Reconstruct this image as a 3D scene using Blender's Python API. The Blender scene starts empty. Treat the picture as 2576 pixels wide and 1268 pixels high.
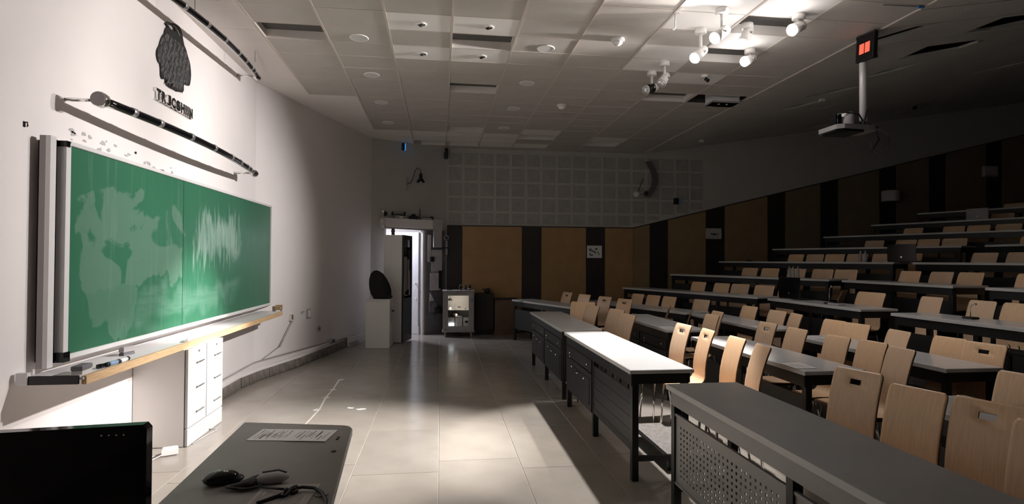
import bpy, bmesh, math, random
from mathutils import Vector, Matrix
random.seed(7)
S = bpy.context.scene
COL = S.collection
R = math.radians
PI = math.pi

# ------------------------------------------------------------------ camera, world, exposure
cam = bpy.data.cameras.new('camera')
cam.sensor_width = 36.0
cam.lens = 1400 / 2576 * 36.0
cam.clip_start = 0.02
co = bpy.data.objects.new('camera', cam)
COL.objects.link(co)
yaw, pitch, roll = .1285, .0145, .0055
fw = Vector((math.sin(yaw)*math.cos(pitch), math.cos(yaw)*math.cos(pitch), math.sin(pitch)))
rt = Vector((math.cos(yaw), -math.sin(yaw), 0))
up = rt.cross(fw)
r2 = rt*math.cos(roll) + up*math.sin(roll)
u2 = up*math.cos(roll) - rt*math.sin(roll)
co.matrix_world = Matrix(((r2.x, u2.x, -fw.x, 0), (r2.y, u2.y, -fw.y, 0), (r2.z, u2.z, -fw.z, 1.5), (0, 0, 0, 1)))
S.camera = co
w = bpy.data.worlds.new('world')
S.world = w
w.use_nodes = True
w.node_tree.nodes['Background'].inputs[0].default_value = (.0, .0, .0, 1)
w.node_tree.nodes['Background'].inputs[1].default_value = 0
S.view_settings.view_transform = 'Standard'
S.view_settings.look = 'None'
S.view_settings.exposure = 0.2
S.view_settings.gamma = 1.0
S.view_settings.use_curve_mapping = False

def spot(name, loc, target, watts, angle, blend, size=.04, color=(1, .955, .925)):
    l = bpy.data.lights.new(name, 'SPOT')
    l.energy = watts
    l.spot_size = R(angle)
    l.spot_blend = blend
    l.shadow_soft_size = size
    l.color = color
    o = bpy.data.objects.new(name, l)
    COL.objects.link(o)
    o.location = loc
    o.rotation_euler = (Vector(target) - Vector(loc)).to_track_quat('-Z', 'Y').to_euler()
    return o

# the five lit ceiling spots (their housings are built further down)
spot('board_spot_light', (3.16, 5.54, 3.62), (-2.3, 6.1, 1.85), 950, 58, .8, .05)
spot('board_spot_light', (3.12, 4.70, 3.62), (-2.3, 3.9, 2.1), 640, 66, .7, .05)
spot('tray_spot_light', (2.86, 4.99, 3.60), (-2.10, 5.55, .88), 6800, 17, 1.0, .05)
spot('floor_spot_light', (2.33, 4.69, 3.50), (-.90, 4.50, 0), 1150, 42, 1.0, .04)
spot('floor_spot_light', (3.12, 4.74, 3.56), (-.80, 4.55, 0), 1450, 37, 1.0, .04)
spot('desk_spot_light', (2.35, 5.13, 3.48), (1.64, 4.62, .7), 820, 45, .4, .05)
def spill(loc, watts):
    # bare light leaving the sides of a lit lamp head
    l = bpy.data.lights.new('lamp_spill_light', 'POINT')
    l.energy = watts; l.shadow_soft_size = .05; l.color = (1, .955, .925)
    o = bpy.data.objects.new('lamp_spill_light', l); COL.objects.link(o); o.location = loc
spill((3.13, 4.69, 3.58), 3.5)
spill((3.17, 5.55, 3.58), 3.5)
spill((2.87, 5.0, 3.52), 3)
spill((2.34, 4.69, 3.42), 1.5)
spill((2.36, 5.11, 3.40), 1.5)
spot('seat_spill_spot_light', (3.14, 4.69, 3.56), (3.6, 4.2, 0), 34, 146, 1.0, .05)
spot('seat_spill_spot_light', (3.18, 5.55, 3.56), (3.6, 5.4, 0), 34, 146, 1.0, .05)

# ------------------------------------------------------------------ materials
MATS = {}
def mat(name, col, rough=.5, metal=0, spec=.5, noise=0, nscale=8, bump=0, bscale=60, emit=None, estr=0, stretch=None, col2=None, rand=0, coat=0):
    m = bpy.data.materials.new(name)
    m.use_nodes = True
    nt = m.node_tree
    b = nt.nodes['Principled BSDF']
    b.inputs['Base Color'].default_value = (*col, 1)
    b.inputs['Roughness'].default_value = rough
    b.inputs['Metallic'].default_value = metal
    b.inputs['Specular IOR Level'].default_value = spec
    b.inputs['Coat Weight'].default_value = coat
    if emit:
        b.inputs['Emission Color'].default_value = (*emit, 1)
        b.inputs['Emission Strength'].default_value = estr
    tc = None
    if noise or bump:
        tc = nt.nodes.new('ShaderNodeTexCoord')
        mp = nt.nodes.new('ShaderNodeMapping')
        nt.links.new(tc.outputs['Object'], mp.inputs[0])
        if stretch: mp.inputs['Scale'].default_value = stretch
    if noise:
        n = nt.nodes.new('ShaderNodeTexNoise')
        n.inputs['Scale'].default_value = nscale
        n.inputs['Detail'].default_value = 6
        nt.links.new(mp.outputs[0], n.inputs['Vector'])
        mx = nt.nodes.new('ShaderNodeMix')
        mx.data_type = 'RGBA'
        c2 = col2 or tuple(c*(1-noise) for c in col)
        mx.inputs['A'].default_value = (*col, 1)
        mx.inputs['B'].default_value = (*c2, 1)
        rp = nt.nodes.new('ShaderNodeMapRange')
        rp.inputs[1].default_value = .35; rp.inputs[2].default_value = .65
        nt.links.new(n.outputs['Fac'], rp.inputs[0])
        nt.links.new(rp.outputs[0], mx.inputs['Factor'])
        last = mx.outputs['Result']
        if rand:
            oi = nt.nodes.new('ShaderNodeObjectInfo')
            hs = nt.nodes.new('ShaderNodeHueSaturation')
            mr = nt.nodes.new('ShaderNodeMapRange')
            mr.inputs[3].default_value = 1 - rand; mr.inputs[4].default_value = 1 + rand
            nt.links.new(oi.outputs['Random'], mr.inputs[0])
            nt.links.new(mr.outputs[0], hs.inputs['Value'])
            nt.links.new(mr.outputs[0], hs.inputs['Saturation'])
            nt.links.new(last, hs.inputs['Color'])
            last = hs.outputs[0]
        nt.links.new(last, b.inputs['Base Color'])
    if bump:
        n2 = nt.nodes.new('ShaderNodeTexNoise')
        n2.inputs['Scale'].default_value = bscale
        n2.inputs['Detail'].default_value = 4
        nt.links.new(tc.outputs['Object'], n2.inputs['Vector'])
        bp = nt.nodes.new('ShaderNodeBump')
        bp.inputs['Strength'].default_value = bump
        bp.inputs['Distance'].default_value = .01
        nt.links.new(n2.outputs['Fac'], bp.inputs['Height'])
        nt.links.new(bp.outputs[0], b.inputs['Normal'])
    MATS[name] = m
    return m

M = MATS
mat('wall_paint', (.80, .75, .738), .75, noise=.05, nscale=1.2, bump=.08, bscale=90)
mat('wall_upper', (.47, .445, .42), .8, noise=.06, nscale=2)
mat('grid_square', (.375, .355, .33), .85, noise=.12, nscale=9)
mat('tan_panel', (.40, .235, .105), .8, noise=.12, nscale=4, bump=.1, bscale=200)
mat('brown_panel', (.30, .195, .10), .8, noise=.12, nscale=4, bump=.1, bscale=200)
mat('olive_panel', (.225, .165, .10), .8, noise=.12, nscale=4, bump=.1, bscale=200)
mat('dark_panel', (.022, .016, .013), .6, noise=.2, nscale=5)
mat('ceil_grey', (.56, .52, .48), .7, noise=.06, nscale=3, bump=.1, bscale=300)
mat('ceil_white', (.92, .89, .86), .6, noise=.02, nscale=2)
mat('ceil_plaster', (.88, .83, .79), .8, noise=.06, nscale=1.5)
mat('ceil_slope', (.74, .70, .66), .75, noise=.1, nscale=1.2)
mat('ceil_run', (.62, .55, .50), .45)
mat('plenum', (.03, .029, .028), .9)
mat('recess_shade', (.10, .095, .09), .9)
mat('floor_tile', (.31, .28, .245), .19, spec=.5, noise=.12, nscale=3.2, bump=.03, bscale=25, rand=.05)
mat('grout', (.375, .34, .30), .7)
mat('platform', (.05, .046, .043), .6, noise=.25, nscale=3)
mat('stone', (.22, .19, .165), .7, noise=.5, nscale=14, bump=.5, bscale=35)
mat('laminate', (.60, .595, .595), .22, noise=.03, nscale=5)
mat('laminate_grey', (.33, .325, .32), .3, noise=.1, nscale=4)
mat('lect_grey', (.24, .222, .206), .4, noise=.12, nscale=6)
mat('desk_edge', (.55, .54, .53), .35)
mat('black_steel', (.012, .012, .012), .35, spec=.4)
mat('black_board', (.018, .018, .019), .45, noise=.3, nscale=6)
mat('perforated', (.26, .25, .245), .4, metal=.3)
mat('plywood', (.84, .575, .37), .38, noise=.11, nscale=7, stretch=(3, 14, 1.2), rand=.10)
mat('ply_edge', (.20, .10, .05), .5, noise=.3, nscale=40, stretch=(1, 1, 8))
mat('chrome', (.82, .81, .80), .12, metal=1)
mat('aluminium', (.62, .61, .61), .32, metal=.9)
mat('alu_white', (.74, .72, .72), .4, metal=.2)
mat('grey_paint', (.36, .33, .335), .5)
mat('black', (.008, .008, .008), .4)
mat('black_gloss', (.004, .004, .005), .08, spec=.5)
mat('black_cloth', (.012, .013, .013), .9)
mat('white_paint', (.80, .77, .75), .45)
mat('cabinet_white', (.47, .46, .455), .35)
mat('white_gloss', (.82, .81, .80), .3)
mat('wood_rail', (.62, .42, .24), .45, noise=.25, nscale=10, stretch=(10, 1, 10))
mat('paper', (.72, .70, .69), .8)
mat('paper_dim', (.45, .42, .40), .8)
mat('ink', (.03, .03, .035), .8)
mat('ink_grey', (.14, .14, .15), .8)
mat('lens_on', (1, 1, 1), .4, emit=(1, .95, .9), estr=14)
mat('red_on', (.3, .03, .02), .4, emit=(1, .12, .07), estr=1.1)
mat('blue_on', (.05, .2, .5), .4, emit=(.05, .35, .9), estr=.7)
mat('blue_grey', (.22, .32, .46), .5)
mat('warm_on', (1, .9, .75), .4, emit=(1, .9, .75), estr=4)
mat('card_glow', (1, 1, 1), .4, emit=(.9, .95, 1), estr=2.0)
mat('white_wood', (.74, .74, .78), .5, noise=.12, nscale=9, stretch=(30, 30, .8))
mat('cabinet_grey', (.36, .345, .34), .5, noise=.15, nscale=8)
mat('brown_board', (.17, .10, .06), .5, noise=.2, nscale=5)
mat('brown_leather', (.10, .07, .06), .5)
mat('cloth_grey', (.46, .43, .42), .9, noise=.15, nscale=12)
mat('cloth_dark', (.12, .115, .115), .9, noise=.2, nscale=12)
mat('carpet', (.23, .215, .20), .95, noise=.3, nscale=40, bump=.4, bscale=250)
mat('bird_black', (.009, .009, .009), .6, noise=.4, nscale=30)
mat('feather', (.10, .095, .095), .6, noise=.5, nscale=60)
mat('feather_dark', (.018, .017, .017), .6)
mat('bulb', (.7, .7, .7), .15, metal=.6)
mat('blue_tape', (.05, .2, .45), .5)
mat('gold', (.62, .45, .24), .3, metal=.8)
g = mat('glass', (1, 1, 1), .02)
g.node_tree.nodes['Principled BSDF'].inputs['Transmission Weight'].default_value = 1
g.node_tree.nodes['Principled BSDF'].inputs['IOR'].default_value = 1.1

# the blackboard's green with smears of chalk and paler scuffed areas
def board_material():
    m = bpy.data.materials.new('board_green')
    m.use_nodes = True
    nt = m.node_tree
    N, L = nt.nodes, nt.links
    b = N['Principled BSDF']
    b.inputs['Roughness'].default_value = .33
    tc = N.new('ShaderNodeTexCoord')
    sp = N.new('ShaderNodeSeparateXYZ')
    L.new(tc.outputs['Object'], sp.inputs[0])
    def math_(op, a, c=None, clamp=False):
        n = N.new('ShaderNodeMath'); n.operation = op; n.use_clamp = clamp
        for i, v in enumerate((a, c)):
            if v is None: continue
            if isinstance(v, (int, float)): n.inputs[i].default_value = v
            else: L.new(v, n.inputs[i])
        return n.outputs[0]
    def noise(scale, stretch=(1, 1, 1), detail=5, dist=0):
        mp = N.new('ShaderNodeMapping'); mp.inputs['Scale'].default_value = stretch
        L.new(tc.outputs['Object'], mp.inputs[0])
        n = N.new('ShaderNodeTexNoise'); n.inputs['Scale'].default_value = scale
        n.inputs['Detail'].default_value = detail; n.inputs['Distortion'].default_value = dist
        L.new(mp.outputs[0], n.inputs['Vector'])
        return n.outputs['Fac']
    def box(y0, y1, z0, z1, jag, soft):
        # soft-edged window in board coordinates with ragged borders
        ny = math_('ADD', sp.outputs[1], math_('MULTIPLY', math_('SUBTRACT', jag, .5), 1.0))
        nz = math_('ADD', sp.outputs[2], math_('MULTIPLY', math_('SUBTRACT', jag, .5), .9))
        a = math_('DIVIDE', math_('SUBTRACT', ny, y0), soft, True)
        c = math_('DIVIDE', math_('SUBTRACT', y1, ny), soft, True)
        d = math_('DIVIDE', math_('SUBTRACT', nz, z0), soft, True)
        e = math_('DIVIDE', math_('SUBTRACT', z1, nz), soft, True)
        return math_('MULTIPLY', math_('MULTIPLY', a, c), math_('MULTIPLY', d, e))
    jag1 = noise(2.2, dist=.6)
    jag2 = noise(4.5, (1, 3.2, .45), 7, .8)
    isl = math_('MULTIPLY', math_('SUBTRACT', noise(1.9, (1, 1.2, 1.6), 4, .9), .40), 26, True)
    m1 = math_('MULTIPLY', box(3.86, 5.25, 1.27, 1.95, jag1, .02), isl)
    m1b = box(3.9, 4.5, .98, 1.30, jag1, .02)
    m2 = math_('MULTIPLY', box(5.55, 6.75, 1.46, 1.98, jag2, .12), noise(7, (1, 3, .5), 8))
    m3 = math_('MULTIPLY', box(4.4, 6.6, .98, 1.26, jag1, .2), math_('MULTIPLY', noise(6, (1, .7, 6), 6), .9))
    streak = math_('MULTIPLY', math_('GREATER_THAN', noise(9, (1, 3, .15), 3), .62), .05)
    def mix(fac, a, col):
        n = N.new('ShaderNodeMix'); n.data_type = 'RGBA'
        if isinstance(fac, float): n.inputs['Factor'].default_value = fac
        else: L.new(fac, n.inputs['Factor'])
        if isinstance(a, tuple): n.inputs['A'].default_value = (*a, 1)
        else: L.new(a, n.inputs['A'])
        n.inputs['B'].default_value = (*col, 1)
        return n.outputs['Result']
    base = mix(noise(1.3), (.022, .115, .062), (.040, .155, .088))
    c = mix(math_('MULTIPLY', m1, .75), base, (.105, .20, .145))
    c = mix(math_('MULTIPLY', m1b, .55), c, (.105, .20, .145))
    c = mix(math_('MULTIPLY', m2, 1.1, True), c, (.30, .42, .36))
    c = mix(m3, c, (.22, .36, .29))
    c = mix(streak, c, (.4, .5, .45))
    L.new(c, b.inputs['Base Color'])
    MATS['board_green'] = m
board_material()

# ------------------------------------------------------------------ mesh helpers
class MB:
    def __init__(s): s.v = []; s.f = []; s.smooth = False
    def add(s, vs, fs):
        o = len(s.v); s.v += [tuple(v) for v in vs]; s.f += [tuple(i+o for i in f) for f in fs]; return s
    def box(s, x0, x1, y0, y1, z0, z1):
        return s.add([(x0,y0,z0),(x1,y0,z0),(x1,y1,z0),(x0,y1,z0),(x0,y0,z1),(x1,y0,z1),(x1,y1,z1),(x0,y1,z1)],
                     [(3,2,1,0),(4,5,6,7),(0,1,5,4),(1,2,6,5),(2,3,7,6),(3,0,4,7)])
    def cbox(s, x0, x1, y0, y1, z0, z1, b=.006):
        # box with chamfered top and bottom edges
        def ring(x0, x1, y0, y1, z): return [(x0,y0,z),(x1,y0,z),(x1,y1,z),(x0,y1,z)]
        vs = ring(x0+b,x1-b,y0+b,y1-b,z0)+ring(x0,x1,y0,y1,z0+b)+ring(x0,x1,y0,y1,z1-b)+ring(x0+b,x1-b,y0+b,y1-b,z1)
        fs = [(3,2,1,0),(12,13,14,15)]
        for k in range(3):
            for i in range(4):
                j = (i+1) % 4
                fs.append((k*4+i, k*4+j, k*4+4+j, k*4+4+i))
        return s.add(vs, fs)
    def prism(s, poly, z0, z1):
        # vertical extrusion of a counter-clockwise xy polygon
        n = len(poly)
        vs = [(x,y,z0) for x,y in poly]+[(x,y,z1) for x,y in poly]
        fs = [tuple(range(n-1,-1,-1)), tuple(range(n,2*n))]+[(i,(i+1)%n,n+(i+1)%n,n+i) for i in range(n)]
        return s.add(vs, fs)
    def extrude(s, poly, axis, a0, a1):
        # polygon in the plane normal to axis, extruded from a0 to a1
        n = len(poly)
        def P(p, a): return (a,p[0],p[1]) if axis == 'x' else (p[0],a,p[1]) if axis == 'y' else (p[0],p[1],a)
        vs = [P(p,a0) for p in poly]+[P(p,a1) for p in poly]
        fs = [tuple(range(n-1,-1,-1)), tuple(range(n,2*n))]+[(i,(i+1)%n,n+(i+1)%n,n+i) for i in range(n)]
        return s.add(vs, fs)
    def tube(s, pts, r, n=8, caps=True, closed=False):
        pts = [Vector(p) for p in pts]; rs = r if isinstance(r, (list, tuple)) else [r]*len(pts)
        rings = []; ref = Vector((0,0,1))
        for i, p in enumerate(pts):
            a = pts[max(i-1,0)]; b = pts[min(i+1,len(pts)-1)]
            t = (b-a).normalized()
            u = t.cross(ref)
            if u.length < 1e-3: u = t.cross(Vector((1,0,0)))
            u.normalize(); v = u.cross(t)
            rings.append([p+(u*math.cos(2*PI*k/n)+v*math.sin(2*PI*k/n))*rs[i] for k in range(n)])
        vs = [q for rg in rings for q in rg]; fs = []
        for i in range(len(pts)-1):
            for k in range(n):
                j = (k+1) % n
                fs.append((i*n+k, i*n+j, (i+1)*n+j, (i+1)*n+k))
        if caps:
            fs.append(tuple(range(n-1,-1,-1))); fs.append(tuple(range((len(pts)-1)*n, len(pts)*n)))
        s.smooth = True
        return s.add(vs, fs)
    def lathe(s, prof, c=(0,0,0), n=20, axis=(0,0,1), cap=True):
        # prof: (radius, height) pairs along axis
        ax = Vector(axis).normalized(); q = Vector((0,0,1)).rotation_difference(ax)
        vs = []; fs = []
        for r_, h in prof:
            for k in range(n):
                a = 2*PI*k/n
                vs.append(Vector(c)+q @ Vector((r_*math.cos(a), r_*math.sin(a), h)))
        for i in range(len(prof)-1):
            for k in range(n):
                j = (k+1) % n
                fs.append((i*n+k, i*n+j, (i+1)*n+j, (i+1)*n+k))
        if cap:
            fs.append(tuple(range(n-1,-1,-1))); fs.append(tuple(range((len(prof)-1)*n, len(prof)*n)))
        s.smooth = True
        return s.add(vs, fs)
    def ball(s, c, rx, ry=None, rz=None, n=14, m=8):
        ry = ry or rx; rz = rz or rx
        vs = [(c[0],c[1],c[2]-rz)]; fs = []
        for i in range(1, m):
            t = -PI/2+PI*i/m
            for k in range(n):
                a = 2*PI*k/n
                vs.append((c[0]+rx*math.cos(t)*math.cos(a), c[1]+ry*math.cos(t)*math.sin(a), c[2]+rz*math.sin(t)))
        vs.append((c[0],c[1],c[2]+rz)); T = len(vs)-1
        for k in range(n):
            j = (k+1) % n
            fs.append((0, 1+j, 1+k)); fs.append((T, 1+(m-2)*n+k, 1+(m-2)*n+j))
            for i in range(m-2):
                fs.append((1+i*n+k, 1+i*n+j, 1+(i+1)*n+j, 1+(i+1)*n+k))
        s.smooth = True
        return s.add(vs, fs)
    def mesh(s, name, m):
        me = bpy.data.meshes.new(name)
        me.from_pydata([tuple(v) for v in s.v], [], s.f)
        me.materials.append(M[m] if isinstance(m, str) else m)
        if s.smooth:
            me.polygons.foreach_set('use_smooth', [len(p.vertices) <= 4 for p in me.polygons])
        me.update()
        return me
    def build(s, name, m, parent=None, loc=None, rot=None):
        o = bpy.data.objects.new(name, s.mesh(name, m))
        COL.objects.link(o)
        if parent: o.parent = parent
        if loc: o.location = loc
        if rot: o.rotation_euler = rot
        return o

def inst(name, me, parent=None, loc=(0,0,0), rot=(0,0,0)):
    o = bpy.data.objects.new(name, me); COL.objects.link(o)
    if parent: o.parent = parent
    o.location = loc; o.rotation_euler = rot
    return o
def tag(o, label, cat, group=None):
    o['label'] = label; o['category'] = cat
    if group: o['group'] = group
    return o
def thing(name, label, cat, loc=(0,0,0), rz=0, group=None):
    o = bpy.data.objects.new(name, None); COL.objects.link(o)
    o.location = loc; o.rotation_euler = (0,0,rz)
    return tag(o, label, cat, group)
def struct(o): o['kind'] = 'structure'; return o
def stuff(o): o['kind'] = 'stuff'; return o
def sroot(name):
    o = bpy.data.objects.new(name, None); COL.objects.link(o); return struct(o)
def copy_tree(o, parent=None):
    c = o.copy(); COL.objects.link(c)
    if parent: c.parent = parent
    for ch in list(o.children): copy_tree(ch, c)
    return c
def arc(cx, cz, r, a0, a1, n): return [(cx+r*math.cos(R(a0+(a1-a0)*i/n)), cz+r*math.sin(R(a0+(a1-a0)*i/n))) for i in range(n+1)]

# ------------------------------------------------------------------ floor and platforms
HZ = 3.8
fl = struct(MB().box(-2.6, 16, -2.2, 13.2, -.1, -.004).build('floor', 'grout'))
tile_me = MB().cbox(0, .5955, 0, .9955, -.02, 0, .002).mesh('tile', 'floor_tile')
for i in range(13):
    x = -2.4+.6*i
    off = .2 if i % 2 == 0 else -.01
    for k in range(13):
        y = off+k*1.0
        if y > 12.2 or (x > 4.2) or (y < .1): continue
        if x < -1.5 and y > 10.2: continue
        inst('tile', tile_me, fl, (x+.002, y+.002, 0))
EDGE = [4.42+1.1*k for k in range(7)]
LEV = {1: 0, 2: 0, 3: 0, 4: .22, 5: .48, 6: .74, 7: 1.0, 8: 1.26, 9: 1.52, 10: 1.78}
T20 = math.tan(R(20))
pf = sroot('platform')
for k in range(7):
    z0 = 0 if k == 0 else LEV[k+3]
    e = EDGE[k]
    e2 = EDGE[k+1] if k < 6 else 15.2
    def line(e): return [(e, -2.0), (e, 7.65), (e-(11.47-7.65)*T20, 11.47)]
    a = line(e); b = line(e2) if k < 6 else [(15.2,-2.0),(15.2,7.65),(15.2,11.47)]
    poly = [a[0], b[0], b[1], b[2], a[2], a[1]]
    m_ = MB()
    m_.add([(x,y,0) for x,y in poly]+[(x,y,LEV[k+4]) for x,y in poly],
           [(6,7,8,11),(8,9,10,11),(0,6,11,5),(5,11,10,4),(1,2,8,7),(2,3,9,8),(0,1,7,6),(3,4,10,9),(5,2,1,0),(5,4,3,2)])
    m_.build('step', 'platform', pf)
    MB().box(-.012, .0, 0, 9.6, -.02, .004).build('nosing', 'black_steel', pf, (e, -2, LEV[k+4]))

# ------------------------------------------------------------------ walls
def wall_strip(name, pts, z0, z1, m, thick=.12):
    # a run of wall panels along xy points (room lies to the right of travel)
    mb = MB()
    for (a, b) in zip(pts[:-1], pts[1:]):
        d = Vector((b[0]-a[0], b[1]-a[1])).normalized(); n = Vector((-d.y, d.x))*thick
        mb.prism([a, b, (b[0]+n.x, b[1]+n.y), (a[0]+n.x, a[1]+n.y)], z0, z1)
    return struct(mb.build(name, m))
TURN = 7.6
A1 = (-1.3, 10.75); DW = (.12, 11.5)
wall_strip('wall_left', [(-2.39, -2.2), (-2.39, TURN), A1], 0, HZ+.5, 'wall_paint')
# wall with the doorway, angled across the corner
dwd = Vector((DW[0]-A1[0], DW[1]-A1[1])); dwl = dwd.length; dwd.normalize()
dwn = Vector((-dwd.y, dwd.x))
DANG = math.atan2(dwd.y, dwd.x)
dw = MB()
D0, D1, DH = .30, 1.07, 2.09
dw.box(0, D0, 0, .12, 0, 4.2); dw.box(D1, dwl, 0, .12, 0, 4.2); dw.box(D0, D1, 0, .12, DH, 4.2)
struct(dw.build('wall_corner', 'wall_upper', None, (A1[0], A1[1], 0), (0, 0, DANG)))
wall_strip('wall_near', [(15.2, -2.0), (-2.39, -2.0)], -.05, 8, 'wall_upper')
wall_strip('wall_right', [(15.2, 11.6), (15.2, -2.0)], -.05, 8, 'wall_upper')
wb = struct(MB().box(.12, 15.3, 11.5, 11.62, -.05, 8).build('wall_back', 'wall_upper'))
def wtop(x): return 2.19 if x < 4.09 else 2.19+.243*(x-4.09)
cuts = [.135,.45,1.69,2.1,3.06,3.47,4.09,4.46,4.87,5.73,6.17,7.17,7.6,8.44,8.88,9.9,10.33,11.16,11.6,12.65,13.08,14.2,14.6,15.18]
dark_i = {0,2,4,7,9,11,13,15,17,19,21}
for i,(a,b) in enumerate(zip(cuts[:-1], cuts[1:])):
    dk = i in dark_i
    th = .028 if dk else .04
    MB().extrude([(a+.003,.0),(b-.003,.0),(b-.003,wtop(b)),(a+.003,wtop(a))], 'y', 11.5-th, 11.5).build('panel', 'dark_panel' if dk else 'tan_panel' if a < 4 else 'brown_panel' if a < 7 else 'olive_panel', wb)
# slim cap on top of the panelling
cp = MB()
for a,b in ((.135,4.09),(4.09,15.18)):
    cp.extrude([(a,wtop(a)),(b,wtop(b)),(b,wtop(b)+.02),(a,wtop(a)+.02)], 'y', 11.45, 11.5)
cp.build('panel_cap', 'black_board', wb)
# acoustic squares on the upper back wall
zr = [2.23,2.49,2.80,3.11,3.43,3.73]
for c in range(17):
    x0 = .17+.327*c
    for r in range(5):
        lo = max(zr[r]+.03, wtop(x0+.27)+.05); hi = zr[r+1]-.03
        if hi-lo < .05: continue
        MB().cbox(x0, x0+.262, 11.485, 11.502, lo, hi, .004).build('square', 'grid_square', wb)

# ------------------------------------------------------------------ ceiling
ce = struct(MB().box(-2.6, 4.4, -2.2, 13, 4.25, 4.3).build('ceiling', 'plenum'))
xs = [-1.82,-1.17,-.53,.1,.76,1.43,2.14,2.83,3.5,4.3]
Y0 = 5.24-.4*4
rows = 20
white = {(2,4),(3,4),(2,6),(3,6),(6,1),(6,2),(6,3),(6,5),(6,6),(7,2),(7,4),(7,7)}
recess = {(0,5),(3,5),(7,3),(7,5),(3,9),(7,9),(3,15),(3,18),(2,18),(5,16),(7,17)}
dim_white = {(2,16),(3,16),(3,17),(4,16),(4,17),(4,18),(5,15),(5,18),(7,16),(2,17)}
opening = {(8,9)}
gone = {(0,k) for k in range(11,20)}|{(1,k) for k in range(16,20)}
tmes = {}
for c in range(9):
    wd = xs[c+1]-xs[c]
    for nm in ('ceil_grey','ceil_white'):
        tmes[c,nm] = MB().cbox(.011, wd-.011, .004, .396, 0, .014, .003).mesh('tile', nm)
for c in range(9):
    for k in range(rows):
        y = Y0+.4*k
        if y+.4 > 11.5 and c < 8 and y > 11.3: continue
        if (c,k) in gone or (c,k) in opening: continue
        if (c,k) in recess:
            wd = xs[c+1]-xs[c]
            rb = MB()
            rb.box(0, wd, 0, .008, 0, .10); rb.box(0, wd, .392, .40, 0, .10)
            rb.box(0, .008, .008, .392, 0, .10); rb.box(wd-.008, wd, .008, .392, 0, .10)
            o = rb.build('recess_frame', 'ceil_plaster', ce, (xs[c], y, HZ))
            MB().box(0, wd, 0, .4, .09, .10).build('recess_top', 'recess_shade', ce, (xs[c], y, HZ))  # dark plate: the unlit depth above is put into its colour
            continue
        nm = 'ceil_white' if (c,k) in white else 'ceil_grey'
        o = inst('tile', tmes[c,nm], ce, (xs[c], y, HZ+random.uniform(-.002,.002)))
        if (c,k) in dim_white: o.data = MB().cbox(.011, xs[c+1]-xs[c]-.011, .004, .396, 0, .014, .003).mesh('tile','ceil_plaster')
# runners along the room, light cross strips behind the joints
for i,x in enumerate(xs):
    y1 = 8.0 if i == 0 else 10.04 if i == 1 else 11.5
    MB().box(-.011, .011, Y0-4, y1, -.006, .02).build('runner', 'ceil_run', ce, (x, 0, HZ))
cm = MB()
for c in range(9):
    for k in range(rows+1):
        y = Y0+.4*k
        if (c,k) in gone: continue
        cm.box(xs[c]+.011, xs[c+1]-.011, y-.006, y+.006, HZ-.003, HZ+.01)
stuff(cm.build('cross_tees', 'ceil_run', ce))
MB().box(-1.82, 4.3, -2.2, Y0, HZ, HZ+.02).build('panel', 'ceil_grey', ce)
# plaster border beside the left wall, in three boards, then the stepped part
def wl(y): return -2.39 if y < TURN else -2.39+(y-TURN)*(1.09/3.15)
for y0,y1 in ((-2.2,4.22),(4.226,5.22),(5.226,5.84),(5.846,TURN)):
    MB().prism([(-2.42,y0),(-1.835,y0),(-1.835,y1),(-2.42,y1)], HZ-.002, HZ+.02).build('border_board', 'ceil_plaster', ce)
MB().prism([(-2.42,TURN),(-1.835,TURN),(-1.835,8.04),(-1.17,8.04),(-1.17,10.04),(-.53,10.04),(-.53,11.5),(.2,11.5),(.2,11.7),(-1.3,11.0),(-1.42,10.75)], HZ-.001, HZ+.02).build('border_board', 'ceil_plaster', ce)
# open hatch in the tile field with a unit hanging in it
ob = MB(); ob.box(3.51, 4.28, 7.24, 7.25, HZ, HZ+.3); ob.box(3.51, 4.28, 7.63, 7.64, HZ, HZ+.3)
ob.build('hatch_frame', 'plenum', ce)

# sloping ceiling over the seats: boards with slots, plus lens-shaped cuts standing in for shadows
def sl(x): return HZ+.16*(x-4.3)
def cut_board(name, outer, holes, m, depth=.03):
    bm = bmesh.new(); edges = []
    loops = [outer]+holes
    for lp in loops:
        vs = [bm.verts.new((x,y,sl(x))) for x,y in lp]
        for i in range(len(vs)): edges.append(bm.edges.new((vs[i], vs[(i+1) % len(vs)])))
    bmesh.ops.triangle_fill(bm, use_beauty=True, use_dissolve=False, edges=edges)
    for f in bm.faces:
        if f.normal.z > 0: f.normal_flip()
    r = bmesh.ops.extrude_face_region(bm, geom=list(bm.faces))
    bmesh.ops.translate(bm, vec=(0,0,depth), verts=[v for v in r['geom'] if isinstance(v, bmesh.types.BMVert)])
    bmesh.ops.recalc_face_normals(bm, faces=bm.faces)
    me = bpy.data.meshes.new(name); bm.to_mesh(me); bm.free()
    me.materials.append(M[m])
    o = bpy.data.objects.new(name, me); COL.objects.link(o); return o
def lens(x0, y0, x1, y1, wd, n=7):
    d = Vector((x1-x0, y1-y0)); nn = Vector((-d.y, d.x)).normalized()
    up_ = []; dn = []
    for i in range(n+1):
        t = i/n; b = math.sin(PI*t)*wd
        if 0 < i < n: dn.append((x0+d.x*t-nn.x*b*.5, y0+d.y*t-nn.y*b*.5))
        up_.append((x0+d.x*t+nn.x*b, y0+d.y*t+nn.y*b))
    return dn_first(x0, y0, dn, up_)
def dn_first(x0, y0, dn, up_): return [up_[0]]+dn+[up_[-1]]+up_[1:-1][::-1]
shadow_lenses = [lens(5.60,7.02,6.22,6.50,.13), lens(5.42,7.72,6.20,7.42,.14), lens(5.40,8.62,6.06,8.12,.16), lens(6.45,8.95,6.72,8.68,.06), lens(7.55,11.2,8.25,10.8,.08), lens(7.9,7.7,8.7,7.1,.12)]  # lens-shaped shadows on the slope, made as openings over dark backing
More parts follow.
